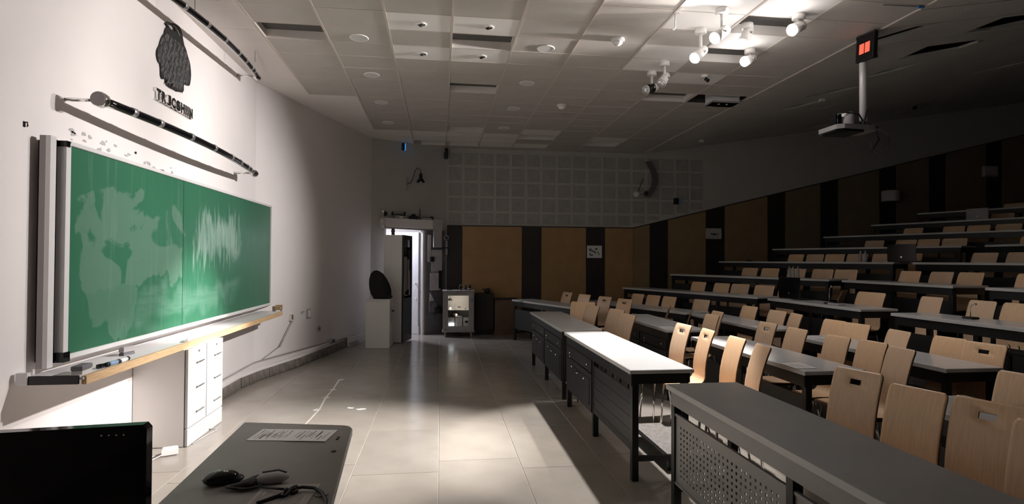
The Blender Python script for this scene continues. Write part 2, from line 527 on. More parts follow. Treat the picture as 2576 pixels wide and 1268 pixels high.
sc = sroot('ceiling_slope')
slotA = [(4.315,5.30),(4.72,4.90),(5.00,4.955),(4.60,5.34)]
slotB = [(5.62,6.22),(5.60,5.76),(6.22,5.73),(6.36,5.82),(6.28,6.02)]
slotC = [(5.70,5.40),(5.76,5.02),(6.3,4.98),(6.3,5.26),(6.02,5.38)]
far = cut_board('slope_board', [(4.303,5.48),(15.2,5.48),(15.2,11.5),(4.303,11.5)], [slotB]+shadow_lenses, 'ceil_slope'); far.parent = sc
cut_board('slope_board', [(4.303,4.955),(5.0,4.955),(15.2,4.955),(15.2,5.474),(4.303,5.474)], [[(4.33,5.40),(4.72,4.99),(4.99,4.99),(4.62,5.40)], [(5.70,5.40),(5.76,5.02),(6.3,5.0),(6.3,5.26),(6.02,5.38)]], 'ceil_slope').parent = sc
for x0,x1 in ((4.303,4.974),(4.986,5.716),(5.730,15.2)):
    for y0,y1 in ((-2.2,4.525),(4.539,4.943)):
        cut_board('slope_board', [(x0,y0),(x1,y0),(x1,y1),(x0,y1)], [], 'ceil_slope').parent = sc
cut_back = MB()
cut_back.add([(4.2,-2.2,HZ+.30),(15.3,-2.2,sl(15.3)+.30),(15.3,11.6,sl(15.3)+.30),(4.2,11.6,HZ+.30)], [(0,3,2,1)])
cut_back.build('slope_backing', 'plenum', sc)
MB().box(4.292, 4.312, -2.2, 11.5, -.012, .03).build('edge_trim', 'ceil_run', sc, (0, 0, HZ))
# black beam seen in the first cut-out, loose flap in the second
MB().box(-.03, .03, 0, .62, .01, .05).build('slot_beam', 'black_steel', sc, (4.42, 5.36, HZ+.02), (0, 0, R(-52)))
MB().box(0, .14, 0, .09, 0, .006).build('loose_flap', 'alu_white', sc, (6.22, 5.72, sl(6.22)-.03), (R(12), R(-14), R(20)))

# ------------------------------------------------------------------ room behind the doorway
br = sroot('wall_beyond')
bb = MB()
bb.box(-.3, 2.2, 1.5, 1.56, 0, 2.5); bb.box(-.36, -.3, .12, 1.56, 0, 2.5); bb.box(2.2, 2.26, .12, 1.56, 0, 2.5); bb.box(-.36, 2.26, .12, 1.56, 2.5, 2.56)
bb.build('room_shell', 'white_paint', br)
br.location = (A1[0], A1[1], 0); br.rotation_euler = (0, 0, DANG)
l = bpy.data.lights.new('back_room_light', 'AREA'); l.energy = 40; l.size = .4; l.color = (.86, .88, 1)
lo = bpy.data.objects.new('back_room_light', l); COL.objects.link(lo)
p = Vector(A1)+dwd*.42+dwn*.62
lo.location = (p.x, p.y, 2.35)
lo.rotation_euler = (Vector(A1).to_3d()+dwd.to_3d()*.95+dwn.to_3d()*.3+Vector((0,0,.6))-lo.location).to_track_quat('-Z','Y').to_euler()
# door leaf swung into that room
d1 = sroot('door_1')
q = Vector(A1)+dwd*(D1-.01)+dwn*.09
d1.location = (q.x, q.y, 0); d1.rotation_euler = (0, 0, DANG+R(180-62))
for i in range(5):
    MB().cbox(.02+.145*i, .02+.145*i+.140, -.02, .02, .16, 2.05, .003).build('plank', 'white_wood', d1)
MB().box(0, .76, -.024, .024, .012, .16).build('bottom_rail', 'white_wood', d1)
MB().lathe([(.012,0),(.012,.03),(.024,.035),(.026,.05),(.018,.06)], (.07,.02,1.02), 12, (0,1,0)).build('door_knob', 'chrome', d1)
MB().lathe([(.012,0),(.02,.004),(.02,.012)], (.07,.02,.72), 12, (0,1,0)).build('lock', 'chrome', d1)
# door casing, white on the right jamb
cs = MB(); cs.box(D1, D1+.035, -.015, .12, 0, DH); cs.box(D0-.03, D0, -.015, .12, 0, DH)
struct(cs.build('trim_1', 'white_paint', None, (A1[0], A1[1], 0), (0, 0, DANG)))
def D(s, n, z=0):   # point on the corner wall: s along it, n out into the room
    v = Vector(A1)+dwd*s-dwn*n
    return (v.x, v.y, z)

# ------------------------------------------------------------------ plinth along the left wall with its stone facing
F = [(-2.30,5.3),(-2.285,6.8),(-2.2,7.25),(-1.95,8.1),(-1.69,9.4),(-1.49,10.3)]
pl = struct(MB().prism([(-2.40,5.3)]+F+[(-1.36,10.6),(-1.43,10.75),(-2.5,7.7),(-2.45,5.3)][0:0]+[(-1.45,10.33),(-2.39,TURN)], .0, .148).build('baseboard_left', 'wall_paint'))
tot = 0
for (a,b) in zip(F[:-1], F[1:]):
    d = Vector((b[0]-a[0], b[1]-a[1])); L_ = d.length; d.normalize(); ang = math.atan2(d.y, d.x)
    s0 = 0
    while s0 < L_-.02:
        ln = min(random.choice((.17,.2,.24)) if tot < 12 else .36, L_-s0)
        MB().cbox(.004, ln-.004, -.02-random.uniform(0,.006), 0, .006, .118, .004).build('stone', 'stone', pl, (a[0]+d.x*s0, a[1]+d.y*s0, 0), (0,0,ang))
        s0 += ln; tot += 1

# ------------------------------------------------------------------ blackboard with tray
bx, by0, by1, bz0, bz1 = -2.27, 3.64, 7.86, .875, 2.205
bd = thing('blackboard', 'long green chalkboard with scuffed paler patches and chalk smears on the left wall', 'blackboard', (0,0,0))
MB().box(-2.33, bx, by0+.10, 5.285, bz0+.03, bz1-.015).build('writing_surface', 'board_green', bd)
MB().box(-2.33, bx, 5.292, by1-.02, bz0+.03, bz1-.015).build('writing_surface', 'board_green', bd)
MB().box(-2.352, -2.318, by0-.03, by0+.012, bz0-.03, bz1+.02).build('side_channel', 'grey_paint', bd)
MB().box(-2.318, -2.292, by0-.03, by0+.02, bz0-.03, bz1+.02).build('outer_post', 'alu_white', bd)
MB().box(-2.39, -2.352, by0+.02, by0+.10, bz0, bz1).build('mounting_cleat', 'black_steel', bd)
MB().box(-2.352, -2.31, by0+.02, by0+.056, bz0, bz1+.01).build('gap_strip', 'black', bd)
MB().cbox(-2.33, bx+.012, by0+.056, by0+.10, bz0+.03, bz1, .004).build('inner_stile', 'alu_white', bd)
MB().cbox(-2.33, bx+.012, by0+.10, by1, bz1-.015, bz1+.012, .004).build('top_rail', 'alu_white', bd)
MB().cbox(-2.33, bx+.014, by0+.056, by1, bz0, bz0+.032, .004).build('bottom_rail', 'alu_white', bd)
MB().cbox(-2.31, bx+.012, by1-.02, by1, bz0, bz1, .004).build('end_stile', 'alu_white', bd)
MB().box(-2.33, bx+.016, by0+.052, by0+.085, bz1-.03, bz1+.006).build('corner_cap', 'black_gloss', bd)
MB().box(-2.33, bx+.018, by0+.05, by0+.11, bz0-.01, bz0+.05).build('corner_cap', 'black_gloss', bd)
# chalk tray: aluminium shelf, wooden front lip, dark bracket at its end
tr0, tr1 = 3.50, 7.72
t = MB().box(-2.36, -2.03, tr0, 7.6, .800, .812)
t.box(-2.36, -2.20, 7.6, tr1, .800, .812)
tro = t.build('chalk_tray', 'alu_white', bd)
MB().cbox(-2.045, -2.018, tr0+.01, 7.55, .768, .820, .004).build('front_lip', 'wood_rail', tro)
MB().box(-2.36, -2.05, tr0-.012, tr0, .775, .825).build('end_bracket', 'black_gloss', tro)
MB().box(-2.37, -2.31, tr0-.02, tr0+.01, .775, .845).build('bracket_block', 'alu_white', tro)
MB().tube([(-2.04,7.55,.83),(-2.1,7.75,.835),(-2.16,7.98,.835)], .010, 8).build('end_rod', 'gold', tro)
MB().box(-2.22, -2.14, 7.94, 7.99, .80, .87).build('rod_plate', 'gold', tro)
# loose things lying in the tray
er = thing('board_eraser', 'dark grey board eraser with a pale felt at the camera end of the chalk tray', 'eraser', (-2.12, 3.64, .812), R(6))
MB().cbox(-.03,.03,-.06,.06,.02,.05,.005).build('back', 'ink_grey', er); MB().box(-.028,.028,-.058,.058,0,.02).build('felt', 'paper_dim', er)
er2 = thing('board_eraser', 'small dark wedge eraser standing against the board rail, further along the tray', 'eraser', (-2.2, 4.28, .812), R(-15))
MB().cbox(-.02,.02,-.05,.05,.018,.06,.008).build('back', 'grey_paint', er2); MB().box(-.019,.019,-.048,.048,0,.018).build('felt', 'ink_grey', er2)
for i,(y,ln,lab) in enumerate(((3.78,.05,'black marker stub lying beside the first eraser in the chalk tray'),(3.88,.08,'blue grey marker leaning on the wooden tray lip'),(3.98,.09,'white chalk holder with a black end on the tray'),(4.9,.10,'thin pale chalk stick lying in the middle of the tray'))):
    mk = thing('marker' if i < 2 else 'chalk_stick', lab, 'marker' if i < 2 else 'chalk', (-2.09+.01*i, y, .826), R(70+12*i))
    MB().lathe([(.014,-ln/2),(.014,ln/2)], (0,0,0), 10, (1,0,0)).build('barrel', ('black_gloss','blue_grey','white_gloss','paper')[i], mk)
    MB().lathe([(.015,0),(.015,.025)], (ln/2,0,0), 10, (1,0,0)).build('cap', 'black' if i != 3 else 'paper', mk)

# cable plate on the wall, peeled paint flecks above the board
pf_ = MB()
for i in range(26):
    y = 3.85+random.random()*1.5; z = 2.25+random.random()*.09
    a = random.random()*.03+.008
    n = random.randint(5,8); poly = [(y+a*math.cos(2*PI*k/n)*random.uniform(.5,1.3), z+a*.5*math.sin(2*PI*k/n)*random.uniform(.5,1.3)) for k in range(n)]
    pf_.extrude(poly, 'x', -2.392, -2.388)
o = pf_.build('peeled_flecks', 'cloth_grey', bpy.data.objects['wall_left']); stuff(o)
hk = thing('wall_hook', 'tiny black hook screwed to the left wall beside the board corner', 'hook', (-2.39, 3.54, 2.27))
MB().tube([(0,0,.01),(.018,0,.012),(.02,0,-.008),(.012,.008,-.012)], .004, 6).build('hook_arm', 'black', hk)
MB().box(0,.004,-.008,.008,-.016,.016).build('hook_plate', 'black', hk)

# ------------------------------------------------------------------ lamp rails above the board
def rail(label, y0, y1, z0, z1, bow):
    t = thing('lamp_rail', label, 'lamp rail', (0,0,0), 0, 'bent lamp rails over the board')
    pts = []
    for i in range(21):
        s = i/20
        pts.append((-2.17+bow*math.sin(PI*s)**.8, y0+(y1-y0)*s, z0+(z1-z0)*s))
    MB().tube(pts, .026, 12).build('tube', 'black_gloss', t)
    strip = [(p[0]-.004, p[1], p[2]-.022) for p in pts]
    MB().tube(strip, .011, 8).build('lower_strip', 'chrome', t)
    for k in (2,4,7,10,13,15,17,18):
        p = Vector(pts[k]); d = (Vector(pts[k+1])-Vector(pts[k-1])).normalized()
        MB().lathe([(.030,-.022),(.031,-.02),(.031,.02),(.030,.022)], p, 12, d).build('collar', 'aluminium', t)
    for k,rr in ((0,.05),(20,.042)):
        p = Vector(pts[k]); d = Vector((0,-1 if k == 0 else 1,0))
        MB().lathe([(.024,-.06),(rr*.8,-.05),(rr,-.03),(rr,.012),(rr*.92,.018)], p, 22, d).build('end_cap', 'chrome', t); MB().lathe([(rr*.9,.016),(rr*.9,.021)], p, 22, d).build('end_disc', 'grey_paint', t)
        MB().tube([(p.x,p.y-(.03 if k else -.03),p.z),(-2.39,p.y-(.03 if k else -.03),p.z)], .012, 8).build('wall_arm', 'chrome', t)
    return t
rail('dark bent lamp rail with chrome collars just above the chalkboard', 3.86, 6.86, 2.515, 2.50, .12)
rail('dark bent lamp rail high up under the ceiling border, above the bird', 4.35, 6.92, 3.56, 3.66, .10)
wr = MB().tube([(-2.1,5.05,3.60),(-2.1,5.05,3.80)], .003, 5)
wr.tube([(-2.05,6.45,3.68),(-2.05,6.45,3.80)], .003, 5)
tag(wr.build('hanging_wires', 'ink_grey'), 'thin wires holding the upper lamp rail to the ceiling', 'wire')

# ------------------------------------------------------------------ bird emblem and letters
OUT = [(5.153,3.529),(5.216,3.559),(5.263,3.592),(5.354,3.617),(5.422,3.614),(5.462,3.585),(5.481,3.536),(5.511,3.482),(5.542,3.469),(5.581,3.417),(5.629,3.367),(5.653,3.308),(5.661,3.235),(5.636,3.143),(5.562,3.128),(5.511,3.129),(5.514,3.043),(5.423,3.024),(5.372,3.009),(5.325,3.014),(5.248,3.003),(5.177,3.015),(5.159,3.064),(5.144,3.047),(5.087,3.036),(5.077,3.157),(5.043,3.16),(5.014,3.195),(5.012,3.253),(5.053,3.306),(5.074,3.36),(5.103,3.409),(5.14,3.447),(5.147,3.488),(5.185,3.523)]
# refill the body shape: between the legs it is narrower
bird = thing('bird_emblem', 'black bird emblem with engraved feathers and upturned beak high on the left wall', 'emblem', (0,0,0))
def inside(y, z, P):
    c = False; j = len(P)-1
    for i in range(len(P)):
        if (P[i][1] > z) != (P[j][1] > z) and y < (P[j][0]-P[i][0])*(z-P[i][1])/(P[j][1]-P[i][1])+P[i][0]: c = not c
        j = i
    return c
def chaikin(P):
    Q = []
    for i in range(len(P)):
        a_, b_ = P[i], P[(i+1) % len(P)]
        Q += [(a_[0]*.75+b_[0]*.25, a_[1]*.75+b_[1]*.25), (a_[0]*.25+b_[0]*.75, a_[1]*.25+b_[1]*.75)]
    return Q
SM = chaikin(OUT)
bm = bmesh.new()
vs = [bm.verts.new((-2.378,y,z)) for y,z in SM]
es = [bm.edges.new((vs[i], vs[(i+1) % len(vs)])) for i in range(len(vs))]
bmesh.ops.triangle_fill(bm, use_beauty=True, edges=es)
r_ = bmesh.ops.extrude_face_region(bm, geom=list(bm.faces))
bmesh.ops.translate(bm, vec=(-.011,0,0), verts=[v for v in r_['geom'] if isinstance(v, bmesh.types.BMVert)])
bmesh.ops.recalc_face_normals(bm, faces=bm.faces)
me = bpy.data.meshes.new('body'); bm.to_mesh(me); bm.free(); me.materials.append(M['bird_black'])
inst('body', me, bird)
def leaf(mb, y, z, ln, wd, ang, x=-2.3775):
    c, s_ = math.cos(ang), math.sin(ang)
    P = [(0,0),(wd*.5,-ln*.35),(wd*.42,-ln*.75),(0,-ln),(-wd*.42,-ln*.75),(-wd*.5,-ln*.35)]
    vs = [(x, y+a*c-b*s_, z+a*s_+b*c) for a,b in P]+[(x+.004, y-(-.45*ln)*s_, z+(-.45*ln)*c)]
    mb.add(vs, [(i,(i+1)%6,6) for i in range(6)])
f1, f2 = MB(), MB()
zz = 3.47
row = 0
while zz > 3.075:
    yy = 5.03+(.012 if row % 2 else 0)
    while yy < 5.63:
        if inside(yy, zz, OUT) and inside(yy, zz-.05, OUT) and inside(yy-.02, zz-.02, OUT) and inside(yy+.02, zz-.02, OUT):
            side = (yy-5.33)*1.2
            leaf(f1 if (row*7+int(yy*97)) % 5 < 3 else f2, yy+random.uniform(-.005,.005), zz+random.uniform(-.006,.006), random.uniform(.035,.055), .026, side*.5+random.uniform(-.2,.2))
        yy += .030
    zz -= .026; row += 1
stuff(f1.build('breast_feathers', 'feather', bird)); stuff(f2.build('dark_feathers', 'feather_dark', bird))
wf = MB()
for i in range(11): leaf(wf, 5.60-.022*i, 3.33-.008*i, .20-.004*i, .024, R(10-1.0*i))
for i in range(6): leaf(wf, 5.36+.022*i, 3.17, .15, .022, R(6))
for i in range(4): leaf(wf, 5.04+.012*i, 3.30, .13, .02, R(2))
stuff(wf.build('wing_feathers', 'feather_dark', bird))
MB().extrude([(5.14,3.53),(5.20,3.525),(5.245,3.555),(5.21,3.572),(5.17,3.565)], 'x', -2.378, -2.370).build('beak', 'feather_dark', bird)
MB().extrude([(5.17,3.535),(5.24,3.52),(5.26,3.535),(5.23,3.55)], 'x', -2.378, -2.368).build('beak_edge', 'cloth_grey', bird)
MB().ball((-2.376,5.318,3.553), .006, .022, .014, 10, 6).build('eye', 'black_gloss', bird)
MB().tube([(-2.374,5.27,3.57),(-2.372,5.32,3.577),(-2.372,5.37,3.557),(-2.374,5.40,3.53)], .0035, 6).build('eye_stripe', 'cloth_grey', bird)
ft = MB()
for k,yb in enumerate((5.19,5.29)):
    for j in (-1,0,1):
        ft.tube([(-2.372,yb,3.06),(-2.366,yb+.02*j,3.035),(-2.37,yb+.03*j,3.01)], .006, 6)
ft.build('feet', 'feather', bird)
def text_mesh(s, size, ext, font_off=0):
    cu = bpy.data.curves.new('t', 'FONT'); cu.body = s; cu.size = size; cu.extrude = ext; cu.bevel_depth = ext*.15; cu.offset = font_off
    o = bpy.data.objects.new('t', cu); COL.objects.link(o)
    dg = bpy.context.evaluated_depsgraph_get()
    me = bpy.data.meshes.new_from_object(o.evaluated_get(dg))
    bpy.data.objects.remove(o); bpy.data.curves.remove(cu)
    return me
lt = thing('wall_lettering', 'row of raised dark metal letters below the bird on the left wall', 'sign', (-2.39, 4.985, 2.835))
cy = 0
for i,ch in enumerate('TRJCSHIIN'):
    me = text_mesh(ch, .135, .011, .007)
    me.materials.clear(); me.materials.append(M['black_steel']); me.materials.append(M['chrome'])
    for p_ in me.polygons: p_.material_index = 0 if abs(p_.normal.z) > .8 else 1
    ys = [v.co.x for v in me.vertices]; zs_ = [v.co.y for v in me.vertices]
    wd = max(ys)-min(ys); hh = max(zs_)-min(zs_)
    tw = .030 if ch == 'I' else .078
    for v in me.vertices:
        x_, y_, z_ = v.co
        v.co = (z_+.014, (x_-min(ys))/wd*tw if wd else 0, (y_-min(zs_))/hh*.095)
    me.flip_normals() if False else None
    o = inst('letter', me, lt, (0, cy, 0))
    MB().box(.0, .012, -.002, tw+.001, -.008, .0).build('letter_foot', 'chrome', lt, (0, cy, 0))
    cy += tw+.010
# ------------------------------------------------------------------ low cabinet under the board
cb = thing('drawer_cabinet', 'white two-door cabinet with thin handles below the chalkboard', 'cabinet', (0,0,0))
cx0, cx1, cy0, cy1 = -2.385, -1.98, 4.73, 5.44
MB().box(cx0, cx1-.028, cy0, cy1, 0.005, .772).build('body', 'white_paint', cb)
MB().box(cx1-.028, cx1-.019, cy0+.01, cy1-.01, .01, .77).build('seam_shade', 'ink_grey', cb)  # dark sheet added so the door seams read as shaded gaps
for i,(a,b) in enumerate(((cy0,5.083),(5.093,cy1))):
    d = MB().box(cx1-.019, cx1, a, b, .150, .772).build('door', 'cabinet_white', cb)
    for z in (.25,.45,.65):
        h = MB(); h.box(cx1, cx1+.018, a+.16, a+.166, z-.003, z+.003); h.box(cx1, cx1+.018, a+.254, a+.26, z-.003, z+.003); h.box(cx1+.014, cx1+.02, a+.15, a+.27, z-.005, z+.005)
        h.build('handle', 'aluminium', d)
    MB().lathe([(.009,0),(.009,.006)], (cx1, a+.2, .735), 10, (1,0,0)).build('lock', 'ink_grey', d)
MB().box(cx1-.019, cx1, cy0, cy1, .005, .140).build('bottom_panel', 'cabinet_white', cb)
cd = MB().tube([(-1.975,5.15,.02),(-1.95,5.2,.012),(-1.92,5.16,.006),(-1.95,5.0,.004),(-1.97,4.8,.004)], .004, 6)
tag(cd.build('extension_cord', 'cloth_grey'), 'thin pale cord curling on the floor before the white cabinet', 'cord')
ad = thing('power_adapter', 'white power adapter brick lying on the floor beside the white cabinet', 'adapter', (-2.03, 4.56, 0), R(25))
MB().cbox(-.055,.055,-.035,.035,0,.06,.012).build('brick', 'white_gloss', ad)
MB().tube([(-.055,0,.02),(-.15,-.02,.006),(-.3,-.10,.005),(-.45,-.14,.005)], .005, 6).build('lead', 'cloth_grey', ad)
MB().tube([(-.05,-.03,.02),(-.14,-.12,.006),(-.3,-.26,.005)], .004, 6).build('lead', 'cloth_grey', ad)

# fittings on the angled wall
def W2(y, n, z):
    d = Vector((1.09,3.15)).normalized(); nn = Vector((d.y,-d.x))
    p = Vector((-2.39,TURN))+d*((y-TURN)/d.y)+nn*n
    return (p.x, p.y, z)
WA = math.atan2(3.15, 1.09)
k = thing('junction_box', 'small pale cable box at the top of the slanting conduit', 'cable box', W2(8.35,0,.63), WA)
MB().cbox(-.03,.03,-.035,0,-.02,.09,.006).build('box', 'white_paint', k); MB().box(-.02,.02,-.04,-.035,.0,.07).build('lid', 'gold', k)
k = thing('wall_switch', 'white switch in a rounded dark frame on the angled left wall', 'switch', W2(8.78,0,.67), WA)
MB().cbox(-.05,.05,-.02,0,-.075,.075,.012).build('frame', 'cloth_grey', k); MB().cbox(-.025,.025,-.032,-.02,-.055,.055,.008).build('rocker', 'white_gloss', k)
k = thing('wall_socket', 'round grey wall socket right of the switch', 'socket', W2(9.07,0,.41), WA)
MB().lathe([(.04,0),(.045,.006),(.04,.014)], (0,0,0), 18, (0,-1,0)).build('plate', 'cloth_grey', k); MB().lathe([(.012,.014),(.012,.02)], (0,0,0), 10, (0,-1,0)).build('pin', 'black', k)
k = thing('wall_bracket', 'tiny chrome bracket between the conduit top and the switch', 'bracket', W2(8.6,0,.71), WA)
MB().cbox(-.012,.012,-.03,0,-.015,.015,.004).build('plate', 'chrome', k); MB().tube([(0,-.03,0),(.05,-.03,.008)], .007, 6).build('pin', 'aluminium', k)
cdt = thing('cable_conduit', 'grey conduit slanting down the angled wall and along the plinth', 'conduit', (0,0,0))
MB().tube([W2(8.40,.015,.63),W2(8.10,.015,.28)], .014, 6).build('duct', 'cloth_grey', cdt)
MB().tube([W2(8.10,.012,.28),W2(7.75,.012,.165)], .007, 6).build('cable', 'grey_paint', cdt)
MB().tube([(-2.375,5.5,.158),(-2.375,7.55,.158),W2(7.75,.012,.158),W2(9.9,.012,.158)], .007, 6).build('cable', 'grey_paint', cdt)
k = thing('floor_box', 'small broken socket box on the far end of the plinth', 'socket', (-1.75,9.35,.148), WA)
MB().cbox(-.06,.06,-.05,.03,0,.06,.008).build('box', 'cloth_grey', k); MB().box(-.03,.03,-.052,-.05,.01,.045).build('opening', 'black', k)
k = thing('skirting_offcut', 'short white skirting piece leaning by the far end of the plinth', 'skirting', (-1.5,10.05,.0), WA+R(-4))
MB().cbox(-.22,.22,-.04,-.02,.0,.16,.005).build('board', 'white_paint', k); MB().cbox(-.2,.1,-.046,-.04,.02,.07,.002).build('strip', 'paper_dim', k)

# ------------------------------------------------------------------ objects in the far left corner
pd = thing('pedestal', 'white box pedestal with a black latch on its side by the corner', 'pedestal', (-1.235,9.62,0), R(-4))
MB().cbox(0,.40,0,.42,0,.80,.006).build('body', 'white_paint', pd)
MB().cbox(-.008,.408,-.008,.428,.80,.825,.005).build('top', 'white_paint', pd)
lt_ = MB().cbox(.40,.412,.10,.18,.42,.68,.004).build('latch_plate', 'aluminium', pd)
MB().tube([(.412,.14,.62),(.45,.14,.62),(.45,.06,.625)], .012, 8).build('latch_lever', 'black', lt_)
hd = thing('hooded_loudspeaker', 'matte black rounded egg shape leaning on the white pedestal', 'speaker', (-1.02,9.80,.827), R(-4))
hb = MB()
prof = [(.14,0),(.145,.02),(.175,.08),(.185,.16),(.175,.25),(.15,.34),(.11,.42),(.055,.47),(.006,.485)]
hv = []; n = 20
for r__, h in prof:
    sh = -.10*(h/.485)**1.2+.03
    for k2 in range(n):
        a = 2*PI*k2/n
        hv.append((r__*math.cos(a)+sh, r__*.7*math.sin(a), h))
hf = [(i*n+k2, i*n+(k2+1) % n, (i+1)*n+(k2+1) % n, (i+1)*n+k2) for i in range(len(prof)-1) for k2 in range(n)]+[tuple(range(n-1,-1,-1)), tuple(range((len(prof)-1)*n, len(prof)*n))]
hb.smooth = True
hb.add(hv, hf).build('hood', 'black_cloth', hd)
MB().cbox(.05,.20,-.09,.08,0,.06,.02).build('foot', 'black_cloth', hd)
lk = thing('tall_cabinet', 'tall white cabinet with a dark glazed door standing beside the doorway', 'cabinet', (-1.0,10.2,0), R(-15))
MB().box(0,.335,0,.50,.02,1.94).build('carcass', 'white_paint', lk)
dr = MB(); dr.box(.335,.365,.0,.04,.02,1.94); dr.box(.335,.365,.46,.50,.02,1.94); dr.box(.335,.365,.04,.46,1.86,1.94); dr.box(.335,.365,.04,.46,.02,.80)
dr = dr.build('door', 'black_board', lk)
MB().box(.345,.352,.04,.46,.80,1.86).build('pane', 'black_gloss', dr)
for i,(y,z0,z1) in enumerate(((.10,.86,1.55),(.19,.92,1.55),(.30,.95,1.50),(.38,.84,1.3))):
    MB().box(.352,.358,y-.028,y+.028,z0,z1).build('hung_strip', 'cloth_grey', dr)
MB().tube([(.37,.02,1.75),(.385,.02,1.75),(.385,.02,1.66),(.37,.02,1.66)], .008, 6).build('handle', 'chrome', dr)
MB().box(.353,.372,.08,.34,.845,.86).build('strip_shelf', 'chrome', dr)
vp = thing('vase', 'small dark ribbed jar on top of the tall white cabinet', 'jar', (-.86,10.42,1.942))
MB().lathe([(.03,0),(.035,.02),(.03,.05),(.036,.08),(.028,.11),(.03,.13)], (0,0,0), 14).build('jar', 'brown_leather', vp)
MB().lathe([(.033,.13),(.033,.14)], (0,0,0), 14).build('lid', 'gold', vp)

# header shelf over the doorway with clutter, bent pipe in front
hs = thing('header_shelf', 'boxed white shelf fixed over the doorway, cluttered on top', 'shelf', D(.2,0,2.09), DANG)
MB().cbox(-.03,1.22,-.20,-.001,0.012,.19,.006).build('box', 'wall_paint', hs)
MB().box(-.03,1.22,-.215,-.2,.16,.19).build('lip', 'wall_paint', hs)
pp = thing('bent_pipe', 'bright bent metal pipe along the lower edge of the door shelf', 'pipe', D(.2,0,2.09), DANG)
MB().tube([(-.05,-.23,.30),(-.05,-.23,.10),(-.045,-.23,.04),(-.02,-.23,.012),(.02,-.23,0),(.6,-.23,-.005),(1.0,-.23,-.005)], .016, 8).build('pipe', 'chrome', pp)
MB().ball((-.05,-.23,.31), .03).build('pipe_cap', 'chrome', pp)
MB().lathe([(.03,0),(.045,.02),(.045,.05),(.03,.07)], (-.03,-.2,.27), 12, (1,0,0)).build('valve', 'black', pp)
def clutter(name, lab, cat, s, n, parts):
    k = thing(name, lab, cat, D(s,n,2.281), DANG)
    for nm, mb, m in parts: mb.build(nm, m, k)
clutter('toolbox', 'low pale box with a white label on the door shelf', 'box', .52, .12, [('box', MB().cbox(-.1,.1,-.05,.05,0,.06,.005),'cloth_grey'), ('label', MB().box(-.02,.05,-.053,-.05,.01,.05),'paper')])
clutter('clamp', 'black clamp with raised jaws lying on the door shelf', 'tool', .52, .11, [('bar', MB().tube([(-.14,0,.075),(0,0,.085),(.12,0,.07)], .012, 6),'black'), ('jaw', MB().cbox(-.15,-.12,-.015,.015,.068,.13,.004),'black'), ('jaw', MB().cbox(.10,.13,-.015,.015,.06,.14,.004),'black')])
clutter('black_case', 'jagged black case on the door shelf right of the clamp', 'case', .83, .1, [('case', MB().cbox(-.08,.08,-.05,.05,0,.07,.006),'black_board'), ('bump', MB().cbox(-.03,.03,-.03,.03,.07,.11,.01),'black')])
clutter('candle_bottle', 'slim upright dark bottle with pale tip on the door shelf', 'bottle', .98, .07, [('bottle', MB().lathe([(.012,0),(.014,.1),(.012,.2),(.006,.23)], (0,0,0), 10),'brown_leather'), ('tip', MB().lathe([(.006,.23),(.012,.27),(.004,.31)], (0,0,0), 8),'cloth_grey')])
clutter('small_tray', 'pale low tray of small parts at the end of the door shelf', 'tray', 1.08, .1, [('tray', MB().cbox(-.1,.12,-.06,.06,0,.04,.004),'paper_dim'), ('parts', MB().cbox(-.05,-.02,-.02,.02,.04,.06,.003).cbox(.02,.05,-.02,.03,.04,.065,.003).cbox(.08,.10,-.01,.02,.04,.055,.003),'ink_grey')])
clutter('bracket_lamp', 'small black square bracket at the right end of the door shelf', 'bracket', 1.24, .1, [('post', MB().cbox(-.015,.015,-.02,.02,-.05,.06,.003),'black'), ('arm', MB().cbox(-.05,.015,-.02,.02,.05,.075,.003),'black')])
# hanging organiser right of the doorway
og = thing('hanging_organiser', 'dark hanging organiser with cloths, pockets and a bar right of the doorway', 'organiser', D(1.14,0,0), DANG)
MB().box(0,.42,-.05,-.004,.0,2.09).build('backboard', 'cloth_dark', og)
MB().cbox(.10,.34,-.07,-.05,1.25,1.70,.008).build('cloth', 'cloth_grey', og)
MB().cbox(.08,.30,-.08,-.05,.88,1.24,.01).build('cloth', 'cloth_grey', og)
MB().cbox(.02,.09,-.07,-.05,1.45,2.0,.01).build('sleeve', 'paper_dim', og)
MB().tube([(.09,-.11,1.74),(.46,-.11,1.74),(.46,-.11,1.60)], .011, 6).build('bar', 'black', og)
MB().cbox(.07,.14,-.12,-.05,1.46,1.56,.006).build('pocket', 'black', og)
b_ = MB().cbox(.26,.33,-.10,-.05,.92,1.28,.008).build('pouch', 'black', og)
MB().cbox(.05,.20,-.11,-.05,.44,.66,.006).build('pocket', 'cloth_dark', og)
MB().extrude([(.06,.66),(.17,.66),(.07,.84)], 'y', -.09, -.06).build('paper_stack', 'paper_dim', og)
MB().box(.05,.20,-.115,-.11,.655,.67).build('pocket_rim', 'black', og)
MB().cbox(.16,.31,-.12,-.05,.42,.54,.006).build('box', 'black', og)
tw_ = thing('hanging_towel', 'grey towel hanging over the right end of the door shelf', 'towel', D(1.20,0,0), DANG)
MB().cbox(0,.18,-.24,-.217,1.74,2.295,.006).cbox(0,.18,-.24,-.10,2.283,2.298,.004).build('cloth', 'cloth_grey', tw_)
MB().box(0,.18,-.243,-.24,1.76,1.785).build('hem', 'paper_dim', tw_)
tr = thing('tape_ring', 'pale ring and hanging paper strip at the top corner of the organiser', 'ring', D(1.56,.0,0), DANG)
ring_pts = [(0.0+.05*math.cos(2*PI*i/16), -.09, 1.95+.05*math.sin(2*PI*i/16)) for i in range(17)]
MB().tube(ring_pts, .010, 6, caps=False).build('ring', 'cloth_grey', tr); MB().box(-.02,.03,-.10,-.094,1.60,1.88).build('strip', 'cloth_grey', tr)
MB().tube([(0,-.09,1.95),(0,-.03,1.95)], .006, 6).build('peg', 'black', tr)

